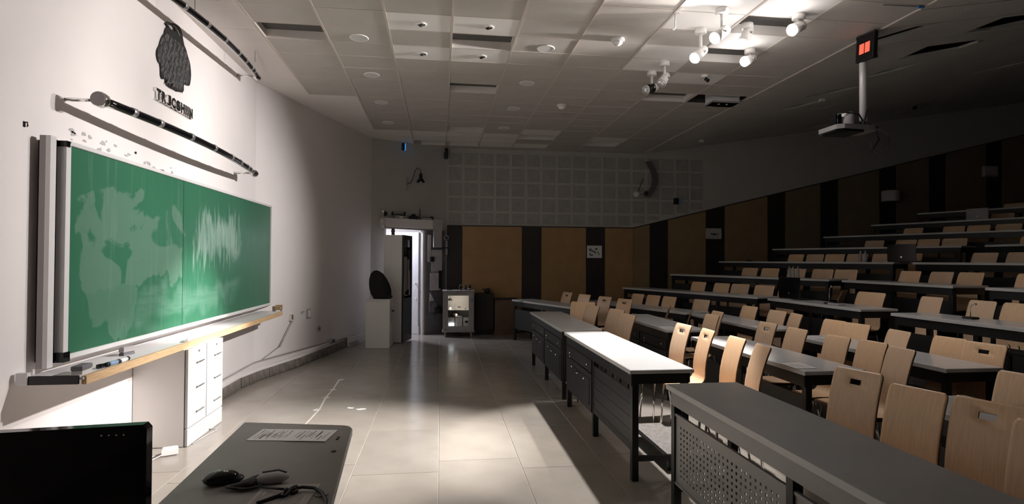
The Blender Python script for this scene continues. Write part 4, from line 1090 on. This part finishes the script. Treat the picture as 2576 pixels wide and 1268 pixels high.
for r in range(4,11):
    N_ = (RX[r], {4:7.6,5:7.55,6:7.6,7:7.55,8:7.5,9:7.45,10:7.4}[r])
    desk(f'long angled {ORD[r]}-row desk on its step by the panelled wall', (N_[0],N_[1],LEV[r]), {4:3.1,5:3.3,6:3.35,7:3.3,8:3.3,9:3.35,10:3.4}[r], R(20), 'plain', 'laminate')
    if r < 8:
        desk(f'straight {ORD[r]}-row desk in the middle of its step', (RX[r],{4:5.59,5:5.55,6:5.42,7:5.4}[r],LEV[r]), {4:1.76,5:1.74,6:1.84,7:1.78}[r], 0, 'plain', 'laminate')
    if r < 6:
        desk(f'straight {ORD[r]}-row desk at the edge of the frame', (RX[r],3.4,LEV[r]), 1.78, 0, 'plain', 'laminate')
ft_ = thing('footrest', 'grey carpeted footrest board under the end of the bright desk', 'footrest', (1.62,3.80,0))
MB().box(0,.34,0,.80,.085,.10).build('board', 'black_steel', ft_); MB().box(.012,.328,.012,.788,.10,.112).build('carpet', 'carpet', ft_)
for x in (.02,.32):
    for y in (.04,.76): MB().box(x-.012,x+.012,y-.012,y+.012,0,.085).build('leg', 'black_steel', ft_)
fa = thing('folded_easel', 'gold and black folded easel wedged between two front desks', 'easel', (1.36,5.76,0))
MB().tube([(.02,-.02,.0),(-.0,0,.70)], .010, 6).build('leg', 'gold', fa); MB().tube([(.10,.02,.0),(.0,0,.70)], .010, 6).build('leg', 'gold', fa); MB().box(-.03,.14,-.03,.03,.20,.215).build('shelf', 'grey_paint', fa)

# ------------------------------------------------------------------ chairs
CW = .34
def ply_shell(hole):
    prof = [(-.43,.440),(-.41,.448),(-.33,.452),(-.24,.447),(-.17,.446)]
    for a in range(-80, 1, 20): prof.append((-.160+.062*math.cos(R(a)), .508+.062*math.sin(R(a))))
    prof += [(-.097,.57),(-.090,.635),(-.077,.70),(-.062,.755),(-.050,.795)]
    prof += [(-.041,.822),(-.031,.850),(-.020,.876),(-.013,.890),(-.008,.9)]
    P = [Vector((x,z)) for x,z in prof]
    nor = []
    for i in range(len(P)):
        d = (P[min(i+1,len(P)-1)]-P[max(i-1,0)]).normalized(); nor.append(Vector((d.y,-d.x)))
    cols = [-.5,-.46,-.3,-.12,.12,.3,.46,.5]
    th = .011
    def wid(i):
        if i == len(P)-1: return .90
        if i == len(P)-2: return .97
        if i == 0: return .92
        return 1.0
    nc = len(cols); vs = []
    for k in (0,1):
        for i,p in enumerate(P):
            q = p+nor[i]*th*k
            for c in cols: vs.append((q.x, c*CW*wid(i), q.y))
    idx = lambda k,i,j: (k*len(P)+i)*nc+j
    fs = []; ef = []
    n = len(P)
    holes = {(n-5,3),(n-4,3)} if hole else set()
    hole_i = {n-5} if hole else set()
    for i in range(n-1):
        for j in range(nc-1):
            if i in hole_i and j == 3: 
                # walls of the grip hole
                if i == min(hole_i): ef.append((idx(0,i,3),idx(0,i,4),idx(1,i,4),idx(1,i,3)))
                if i == max(hole_i): ef.append((idx(0,i+1,4),idx(0,i+1,3),idx(1,i+1,3),idx(1,i+1,4)))
                ef.append((idx(0,i,4),idx(0,i+1,4),idx(1,i+1,4),idx(1,i,4))); ef.append((idx(0,i+1,3),idx(0,i,3),idx(1,i,3),idx(1,i+1,3)))
                continue
            fs.append((idx(0,i,j),idx(0,i+1,j),idx(0,i+1,j+1),idx(0,i,j+1)))
            fs.append((idx(1,i,j),idx(1,i,j+1),idx(1,i+1,j+1),idx(1,i+1,j)))
    for i in range(n-1):
        ef.append((idx(0,i,0),idx(1,i,0),idx(1,i+1,0),idx(0,i+1,0))); ef.append((idx(0,i+1,nc-1),idx(1,i+1,nc-1),idx(1,i,nc-1),idx(0,i,nc-1)))
    for j in range(nc-1):
        ef.append((idx(0,0,j),idx(0,0,j+1),idx(1,0,j+1),idx(1,0,j))); ef.append((idx(0,n-1,j+1),idx(0,n-1,j),idx(1,n-1,j),idx(1,n-1,j+1)))
    me = bpy.data.meshes.new('shell')
    me.from_pydata(vs, [], fs+ef)
    me.materials.append(M['plywood']); me.materials.append(M['ply_edge'])
    for i,p in enumerate(me.polygons):
        p.material_index = 0 if i < len(fs) else 1
        p.use_smooth = i < len(fs)
    me.update()
    bm = bmesh.new(); bm.from_mesh(me); bmesh.ops.recalc_face_normals(bm, faces=bm.faces); bm.to_mesh(me); bm.free()
    return me
SHELL = [ply_shell(False), ply_shell(True)]
leg_mes = [MB().tube(pts, .0095, 8).mesh('leg', 'chrome') for pts in (
    [(-.40,-.165,0),(-.37,-.145,.425)], [(-.40,.165,0),(-.37,.145,.425)],
    [(-.05,-.165,0),(-.13,-.145,.425)], [(-.05,.165,0),(-.13,.145,.425)])]
rail_me = MB().box(-.385,-.12,-.153,-.137,.418,.436).box(-.385,-.12,.137,.153,.418,.436).box(-.36,-.344,-.137,.137,.418,.434).box(-.16,-.144,-.137,.137,.418,.434).mesh('seat_frame', 'black_steel')
def make_chair(hole):
    t = thing('plywood_chair', 'plywood chair', 'chair')
    inst('shell', SHELL[hole], t)
    for m_ in leg_mes: inst('leg', m_, t)
    inst('seat_frame', rail_me, t)
    return t
proto = [None, None]
def chair(x, y, z, rz, wd, hole, label):
    if proto[hole] is None: proto[hole] = c = make_chair(hole)
    else: c = copy_tree(proto[hole])
    c.location = (x,y,z); c.rotation_euler = (0,0,R(rz)); c.scale = (1, wd/CW, 1)
    c['label'] = label; c['category'] = 'chair'; c['group'] = 'bent plywood chairs'
    return c
NTH = ['first','second','third','fourth','fifth','sixth','seventh','eighth']
def row_chairs(lst, z, place):
    lst = sorted(lst, key=lambda q: -q[1])
    for i,q in enumerate(lst):
        x,y,rz,wd,h = q
        lab = f"plywood chair{' with grip hole' if h else ''} at {place}, {NTH[i]} from panelled wall" if len(lst) > 1 else f"lone plywood chair{' with grip hole' if h else ''} at the {place}"
        chair(x,y,z,rz,wd,h,lab)
row_chairs([(2.32,5.06,6,.27,1),(2.36,4.65,-2,.25,1),(2.35,4.15,0,.25,0),(2.31,3.73,-8,.24,0)], 0, 'bright white desk')
row_chairs([(2.32,2.83,18,.27,1),(2.28,2.40,16,.26,0),(2.38,2.14,20,.27,1),(2.27,1.78,18,.27,0),(2.30,1.40,14,.27,0)], 0, 'perforated front desk')
row_chairs([(2.05,7.27,10,.38,0),(2.18,6.66,12,.36,0),(2.11,6.05,7,.38,0),(2.07,7.90,62,.36,0)], 0, 'front-row drawer desk')
row_chairs([(2.41,10.3,16,.36,1),(2.56,9.62,22,.34,0),(2.75,9.02,22,.34,1),(2.90,8.45,22,.34,1)], 0, 'angled front-row desk')
row_chairs([(3.22,5.12,4,.27,1),(3.21,4.65,1,.28,0),(3.22,4.15,8,.24,0),(3.28,3.85,4,.26,0),(3.23,3.53,-2,.24,0)], 0, 'second-row desk behind bright desk')
row_chairs([(2.99,6.95,-28,.3,1),(3.10,6.54,-28,.3,1),(3.06,5.94,5,.27,0),(3.32,6.31,0,.27,0)], 0, 'second-row drawer desk')
row_chairs([(3.16,2.62,10,.30,0),(3.14,2.2,6,.30,1),(3.2,1.6,4,.30,0)], 0, 'second-row desk near the camera')
row_chairs([(4.08,8.26,18,.34,0),(3.85,8.95,20,.32,0),(3.73,9.35,20,.34,0),(3.59,9.74,20,.32,0)], 0, 'angled third-row desk')
row_chairs([(4.14,7.0,6,.32,0),(4.12,6.35,4,.32,0),(4.10,5.96,-10,.30,0)], 0, 'far third-row desk')
row_chairs([(4.06,5.28,4,.30,0),(4.05,4.96,8,.30,0),(4.03,4.43,-6,.28,0),(4.08,3.99,8,.27,0),(4.06,3.68,10,.29,1)], 0, 'reflective third-row desk')
row_chairs([(4.09,3.0,8,.30,0),(4.08,2.4,8,.30,0)], 0, 'third-row edge desk')
row_chairs([(4.70,9.63,20,.34,0),(4.88,9.13,20,.34,0),(5.01,8.76,20,.36,0),(5.17,8.32,20,.36,0),(5.34,7.95,14,.36,0)], .22, 'angled fourth-row desk')
row_chairs([(5.40,6.84,-50,.34,0),(5.40,6.37,0,.46,0)], .22, 'middle fourth-row desk')
row_chairs([(5.40,5.50,2,.27,0),(5.40,4.92,4,.27,0),(5.40,4.54,-2,.36,0)], .22, 'fourth-row edge desk')
row_chairs([(5.74,9.70,20,.34,0),(5.89,9.30,20,.36,0),(6.07,8.82,20,.34,0),(6.23,8.38,20,.36,0),(6.36,8.02,20,.36,0)], .48, 'angled fifth-row desk')
row_chairs([(6.45,6.90,3,.32,0),(6.45,6.42,3,.32,0),(6.45,6.02,3,.32,0)], .48, 'middle fifth-row desk')
row_chairs([(6.45,5.30,2,.34,0),(6.45,4.90,2,.34,0)], .48, 'fifth-row edge desk')
row_chairs([(6.80,9.90,20,.32,0),(6.93,9.53,20,.34,0),(7.06,9.18,20,.36,0),(7.19,8.80,20,.36,0),(7.34,8.39,20,.36,0),(7.46,8.00,20,.36,0)], .74, 'angled sixth-row desk')
row_chairs([(7.55,6.84,2,.36,0),(7.55,6.35,2,.36,0)], .74, 'middle sixth-row desk')
row_chairs([(8.05,9.42,20,.34,0),(8.24,8.92,20,.34,0),(8.33,8.55,20,.34,0),(8.44,8.17,20,.36,0)], 1.0, 'angled seventh-row desk')
row_chairs([(8.65,7.1,2,.36,0)], 1.0, 'middle seventh-row desk')
row_chairs([(9.07,9.65,20,.34,0),(9.30,9.02,20,.34,0),(9.42,8.66,20,.34,0),(9.55,8.25,20,.36,0),(9.66,7.85,20,.36,0)], 1.26, 'angled eighth-row desk')
row_chairs([(10.38,9.08,20,.36,0),(10.55,8.6,20,.36,0)], 1.52, 'angled ninth-row desk')
row_chairs([(11.28,9.62,20,.36,0)], 1.78, 'angled tenth-row desk')

# ------------------------------------------------------------------ things on the desks
def on(r, x, y): return (x, y, LEV[r]+.761)
def laptop(label, loc, rz, wd=.34, hh=.24, m='black_gloss'):
    k = thing('laptop', label, 'laptop', loc, rz)
    MB().cbox(-.0,.22,-wd/2,wd/2,0,.016,.004).build('base', 'black', k)
    MB().cbox(-.014,0,-wd/2,wd/2,.012,.012+hh,.004).build('lid', m, k)
    MB().lathe([(.014,0),(.014,.002)], (-.014,0,.012+hh*.25), 10, (-1,0,0)).build('badge', 'chrome', k)
laptop('open black laptop on the middle fourth-row desk with a pale dot on its lid', on(4,4.78,7.12), R(6), .40, .29)
laptop('black laptop turned toward the wall on the long sixth-row desk', on(6,6.95,7.62), R(20), .40, .26)
laptop('dark laptop on the long ninth-row desk', on(9,9.75,9.0), R(20), .34, .20, 'cabinet_grey')
def monitor(label, loc, rz, wd=.5, hh=.34):
    k = thing('computer_monitor', label, 'monitor', loc, rz)
    MB().cbox(-.02,.012,-wd/2,wd/2,.10,.10+hh,.006).build('panel', 'black_board', k); MB().box(.012,.03,-.03,.03,.02,.25).build('neck', 'black', k); MB().cbox(-.06,.10,-.10,.10,0,.02,.006).build('foot', 'black', k)
def mic(label, loc, rz, h=.20):
    k = thing('gooseneck_microphone', label, 'microphone', loc, rz)
    MB().cbox(-.04,.04,-.05,.05,0,.02,.006).build('base', 'black_board', k)
    MB().tube([(0,0,.02),(0,0,h*.7),(-.01,-.02,h*.9),(-.03,-.07,h)], .004, 6).build('neck', 'chrome', k)
    MB().ball((-.03,-.075,h), .012).build('head', 'chrome', k)
mic('chrome gooseneck microphone on the middle fourth-row desk beside the tilted chair', on(4,4.74,6.28), R(0), .22)
mic('slim microphone at the wall end of the long sixth-row desk', on(6,6.02,10.25), R(20), .22)
mic('short bright microphone on the fourth-row edge desk', on(4,4.85,4.55), R(0), .14)
bk = thing('control_box', 'low grey control box beside the chrome microphone', 'control box', on(4,4.70,6.10), R(2))
MB().cbox(-.05,.05,-.09,.09,0,.03,.005).build('case', 'grey_paint', bk); MB().box(-.05,.05,-.07,.07,.03,.033).build('panel', 'black_board', bk)
def bottles(row, lst):
    for x,y,lab in lst:
        k = thing('water_bottle', lab, 'bottle', on(row,x,y), 0, 'slim bottles on the upper desks')
        MB().lathe([(.022,0),(.024,.02),(.022,.12),(.010,.155),(.010,.165)], (0,0,0), 12).build('bottle', 'cabinet_grey', k); MB().lathe([(.012,.165),(.012,.18)], (0,0,0), 10).build('cap', 'chrome', k)
bottles(5, [(5.58,8.32,'slim bottle first of the three on the fifth-row desk'),(5.60,8.25,'slim bottle in the middle of the three on the fifth-row desk'),(5.63,8.18,'slim bottle last of the three on the fifth-row desk')])
bottles(6, [(6.78,8.25,'slim bottle first of the pair on the sixth-row desk'),(6.80,8.17,'slim bottle second of the pair on the sixth-row desk')])
def sheet(label, loc, rz, a=.21, b=.297):
    k = thing('paper_sheet', label, 'paper', loc, rz, 'papers left on the desks')
    MB().box(-a/2,a/2,-b/2,b/2,0,.003).build('sheet', 'paper', k)
    pr = MB()
    for i in range(8): pr.box(-a*.38+i*a*.1,-a*.38+i*a*.1+.004,-b*.4,b*(.4-.06*(i % 3)),.003,.0034)
    pr.build('print', 'ink_grey', k)
for r,x,y,rz,lab in ((1,1.42,10.1,20,'paper slip on the angled front-row desk'),(2,2.52,3.66,0,'white paper at the camera end of the second-row desk'),(2,2.50,5.88,2,'white paper at the near end of the second-row drawer desk'),(3,3.60,5.86,0,'white paper at the near end of the far third-row desk'),(3,3.62,5.0,4,'white paper at the wall end of the reflective third-row desk'),(4,4.68,8.0,20,'paper near the step end of the long fourth-row desk'),(4,4.70,7.15,0,'paper sheets at the wall end of the middle fourth-row desk'),(4,4.40,8.7,22,'paper in the middle of the long fourth-row desk'),(5,5.3,8.9,20,'paper in the middle of the long fifth-row desk'),(5,5.80,7.1,0,'paper on the middle fifth-row desk'),(6,6.30,9.2,20,'paper near the wall end of the long sixth-row desk'),(6,6.60,8.5,22,'paper in the middle of the long sixth-row desk'),(3,3.05,9.1,20,'white paper on the angled third-row desk')):
    sheet(lab, on(r,x,y), R(rz), .15, .2)
cfd = thing('coat_rack', 'row of small hooks showing above a third-row chair back', 'hooks', (4.30,3.55,.80))
MB().box(-.01,.01,-.20,.20,0,.02).build('rail', 'black_steel', cfd)
for i in range(6): MB().tube([(0,-.18+.07*i,.02),(0,-.18+.07*i,.07),(-.015,-.18+.07*i,.08)], .004, 5).build('hook', 'chrome', cfd)
for x in (-.17,.17): MB().box(-.01,.01,x-.01,x+.01,-.80,0).build('post', 'black_steel', cfd)

# ------------------------------------------------------------------ speaker's table at the lower left
lt2 = thing('lecturer_table', 'dark grey table with a rounded corner at the lower left', 'table', (0,0,0))
P0 = [(-.80,.30),(-.22,.30),(-.325,1.75),(-.375,2.47)]
cor = [(-.375,2.47),(-.378,2.515),(-.392,2.545),(-.42,2.565)]
poly = [(-.80,.9),(-.262,.9)]+cor+[(-.87,2.66)]
n = len(poly)
MB().prism(poly, .732, .760).build('tabletop', 'lect_grey', lt2)
eb = MB(); eb.prism([(-.262,.9),(-.259,.9)]+[(x+.003,y+.002) for x,y in cor]+[(-.87,2.664),(-.87,2.66)]+cor[::-1], .733, .756)
eb.build('edge_band', 'paper', lt2)
for x,y in ((-.46,2.40),(-.80,2.50),(-.36,1.0),(-.74,1.0)): MB().box(x-.02,x+.02,y-.02,y+.02,0,.732).build('leg', 'black_steel', lt2)
MB().box(-.80,-.46,2.39,2.41,.66,.732).build('rail', 'black_steel', lt2); MB().box(-.43,-.39,1.02,2.38,.68,.732).build('rail', 'black_steel', lt2)
MB().lathe([(.010,.760),(.010,.762)], (-.40,2.22,0), 12).build('screw', 'black', lt2); MB().box(-.418,-.408,2.36,2.40,.760,.762).build('mark', 'black', lt2)
def a4(label, loc, rz, flip=0):
    k = thing('printed_sheet', label, 'paper', loc, rz, 'printed sheets taped to the table')
    MB().box(-.082,.082,-.075,.075,0,.0015).build('sheet', 'paper', k)
    pr = MB()
    rr = random.Random(5+flip)
    x = -.066
    while x < .06:
        for j in range(rr.choice((1,1,2))):
            a = rr.uniform(-.062,-.02) if j == 0 else rr.uniform(0,.02)
            pr.box(x, x+rr.choice((.0016,.0022,.004)), a, a+rr.uniform(.04,.085) if j == 0 else a+.04, .0015, .0018)
        x += rr.choice((.005,.006,.014))
    pr.build('print', 'ink_grey', k)
    return k
a4('white printed sheet at the left of the pair taped to the table', (-.685,2.455,.7605), R(-8), 0)
a4('white printed sheet at the right of the pair, overlapping its neighbour', (-.525,2.425,.762), R(-9), 1)
a5 = thing('printed_sheet', 'grey printed sheet under the cable knot at the frame edge', 'paper', (-.47,1.80,.7605), R(-4))
MB().box(-.10,.08,-.13,.11,0,.0015).build('sheet', 'paper_dim', a5)
pr = MB()
for i in range(18): pr.box(-.085+.008*i, -.083+.008*i, -.10+random.random()*.05, .0+random.random()*.06, .0015,.0018)
pr.build('print', 'ink_grey', a5)
ms = thing('computer_mouse', 'glossy black mouse shape lying at the front of the table', 'mouse', (-.71,1.95,.760), R(20))
MB().ball((0,0,.018), .055,.034,.024, 18, 10).build('body', 'black_gloss', ms); MB().ball((.012,-.006,.036), .012,.008,.006).build('wheel', 'chrome', ms); MB().ball((.04,.0,.010), .03,.025,.012).build('button', 'black', ms)
gw = thing('grey_wrap', 'grey crumpled earphone pouch beside the black mouse', 'pouch', (-.545,1.93,.760), R(10))
MB().ball((0,0,.017), .055,.026,.018, 18, 10).build('pouch', 'cloth_grey', gw); MB().tube([(-.05,0,.015),(-.09,-.02,.012),(-.12,-.015,.012)], [.018,.010,.004], 8).build('neck', 'cloth_dark', gw)
MB().tube([(-.03,.02,.032),(.02,.018,.036),(.045,.005,.03)], .003, 6).build('seam', 'ink_grey', gw)
ea = thing('earphones', 'black earphone loops curled between mouse and pouch', 'earphones', (-.63,1.91,.760), 0)
MB().tube([(.045*math.cos(R(a)), .024*math.sin(R(a))-.01, .008+.003*math.sin(R(a*2))) for a in range(0,361,20)], .005, 6).build('loop', 'black', ea)
MB().tube([(.02+.035*math.cos(R(a)), .02*math.sin(R(a))-.02, .008) for a in range(0,361,24)], .004, 6).build('loop', 'black', ea); MB().ball((.03,.02,.010), .014,.012,.009).build('bud', 'paper', ea); MB().tube([(0,.01,.012),(.04,.03,.022),(.09,.01,.012)], .006, 6).build('band', 'black', ea)
kc = thing('knotted_cable', 'black cable with a knot running off the table at the frame edge', 'cable', (-.46,1.84,.760), 0)
MB().tube([(-.08,-.075,.006),(-.03,-.03,.008),(.0,0,.012),(.03,.012,.014),(.07,.005,.012),(.10,-.03,.010),(.125,-.09,.008),(.14,-.2,.006),(.145,-.35,.006)], .0055, 8).build('lead', 'black', kc)
MB().tube([(.018*math.cos(R(a)), .014*math.sin(R(a)), .012+.006*math.sin(R(2*a))) for a in range(0,361,24)], .006, 6).build('knot', 'black', kc); MB().tube([(-.01,-.005,.01),(-.02,-.035,.01),(-.005,-.045,.012),(.0,-.01,.016)], .005, 6).build('loop', 'black', kc); MB().tube([(0,0,.012),(-.05,.02,.010),(-.10,.04,.008)], .004, 6).build('lead', 'black', kc)
rg = thing('glass_ring_mark', 'small clear tumbler mark at the right end of the grey sheet', 'coaster', (-.365,1.82,.7605))
MB().lathe([(.02,0),(.02,.003)], (0,0,0), 18).build('coaster', 'lect_grey', rg)
# desk with monitor to its left, mostly outside the frame
sd = thing('side_table', 'low dark side table at the bottom left under the black monitor', 'table', (0,0,0))
MB().cbox(-1.6,-.83,1.05,1.62,.60,.63,.004).build('tabletop', 'lect_grey', sd)
for x,y in ((-1.56,1.10),(-.87,1.10),(-1.56,1.58),(-.87,1.58)): MB().box(x-.02,x+.02,y-.02,y+.02,0,.60).build('leg', 'black_steel', sd)
bmn = thing('computer_monitor', 'big glossy black monitor back at the bottom left corner', 'monitor', (-.765,1.6,.63), R(0))
mp_ = [(-.62,.16),(-.006,.16),(0,.17),(0,.418),(-.010,.430),(-.62,.412)]
MB().extrude(mp_, 'y', -.012, .018).build('panel', 'black_gloss', bmn); MB().box(-.36,-.26,.018,.035,.02,.30).build('neck', 'black', bmn); MB().cbox(-.46,-.16,-.07,.13,0,.02,.006).build('foot', 'black', bmn)
for i in range(4): MB().ball((-.055-.018*i,-.013,.405), .003).build('indicator', 'chrome', bmn)
oc = thing('office_chair', 'brown upholstered chair back with a black rim at the left frame edge', 'chair', (-1.905,2.35,-.055), R(8))
bp_ = [(-.23,.55),(.20,.55),(.235,.70),(.22,.86),(.17,.93),(.10,.945),(-.15,.945),(-.23,.90)]
MB().extrude(bp_, 'y', -.03, .03).build('backrest', 'brown_leather', oc)
MB().tube([(x,0,z) for x,z in bp_+bp_[:1]], .014, 8).build('rim', 'black', oc)
MB().cbox(-.24,.24,.05,.50,.42,.48,.02).build('seat', 'brown_leather', oc); MB().box(-.03,.03,.0,.10,.40,.58).build('spine', 'black_steel', oc); MB().lathe([(.03,.06),(.03,.42)], (0,.27,0), 12).build('column', 'black_steel', oc)
for i in range(5):
    a = R(72*i+10)
    MB().tube([(0,.27,.08),(.28*math.cos(a),.27+.28*math.sin(a),.06)], .016, 6).build('foot', 'black_steel', oc); MB().ball((.28*math.cos(a),.27+.28*math.sin(a),.03), .03).build('wheel', 'black', oc)

# paint drips on the floor
for x,y,sx,lab in ((-.89,5.79,.05,'white paint fleck on the floor, left of the pair near the broken joint'),(-.78,5.73,.06,'white paint fleck on the floor, right of the pair near the broken joint'),(1.40,7.2,.05,'pale litter scrap on the dark floor beside the drawer desk')):
    n = 9; rr = random.Random(int(x*100)); k = MB().prism([(sx*math.cos(2*PI*i/n)*rr.uniform(.4,1.1), sx*.7*math.sin(2*PI*i/n)*rr.uniform(.4,1.1)) for i in range(n)], 0, .003)
    tag(k.build('paint_fleck', 'paper', None, (x,y,.0)), lab, 'fleck')
rp = MB()
for (a,b,w0,w1) in (((-1.20,5.25),(-1.18,5.75),.016,.014),((-1.18,5.75),(-1.215,6.25),.014,.022),((-1.215,6.25),(-1.21,6.62),.022,.016),((-1.21,6.62),(-1.23,7.15),.016,.026)):
    d = (Vector(b)-Vector(a)).normalized(); nn = Vector((-d.y,d.x))
    rp.add([(a[0]-nn.x*w0/2,a[1]-nn.y*w0/2,.0015),(a[0]+nn.x*w0/2,a[1]+nn.y*w0/2,.0015),(b[0]+nn.x*w1/2,b[1]+nn.y*w1/2,.0015),(b[0]-nn.x*w1/2,b[1]-nn.y*w1/2,.0015)], [(0,3,2,1)])
for y,x0,x1,w0 in ((5.75,-1.20,-.80,.012),(6.25,-1.50,-.95,.012),(6.62,-1.42,-1.2,.014),(7.15,-1.25,-1.0,.010)):
    rp.add([(x0,y-w0*.2,.0014),(x1,y-w0*.3,.0014),(x1,y+w0*.3,.0014),(x0,y+w0*.2,.0014)], [(0,1,2,3)])
    rp.add([(-1.21-.035,y,.0016),(-1.21,y-.05,.0016),(-1.21+.045,y,.0016),(-1.21,y+.05,.0016)], [(0,1,2,3)])
rp.build('filled_joint', 'paper_dim', fl)
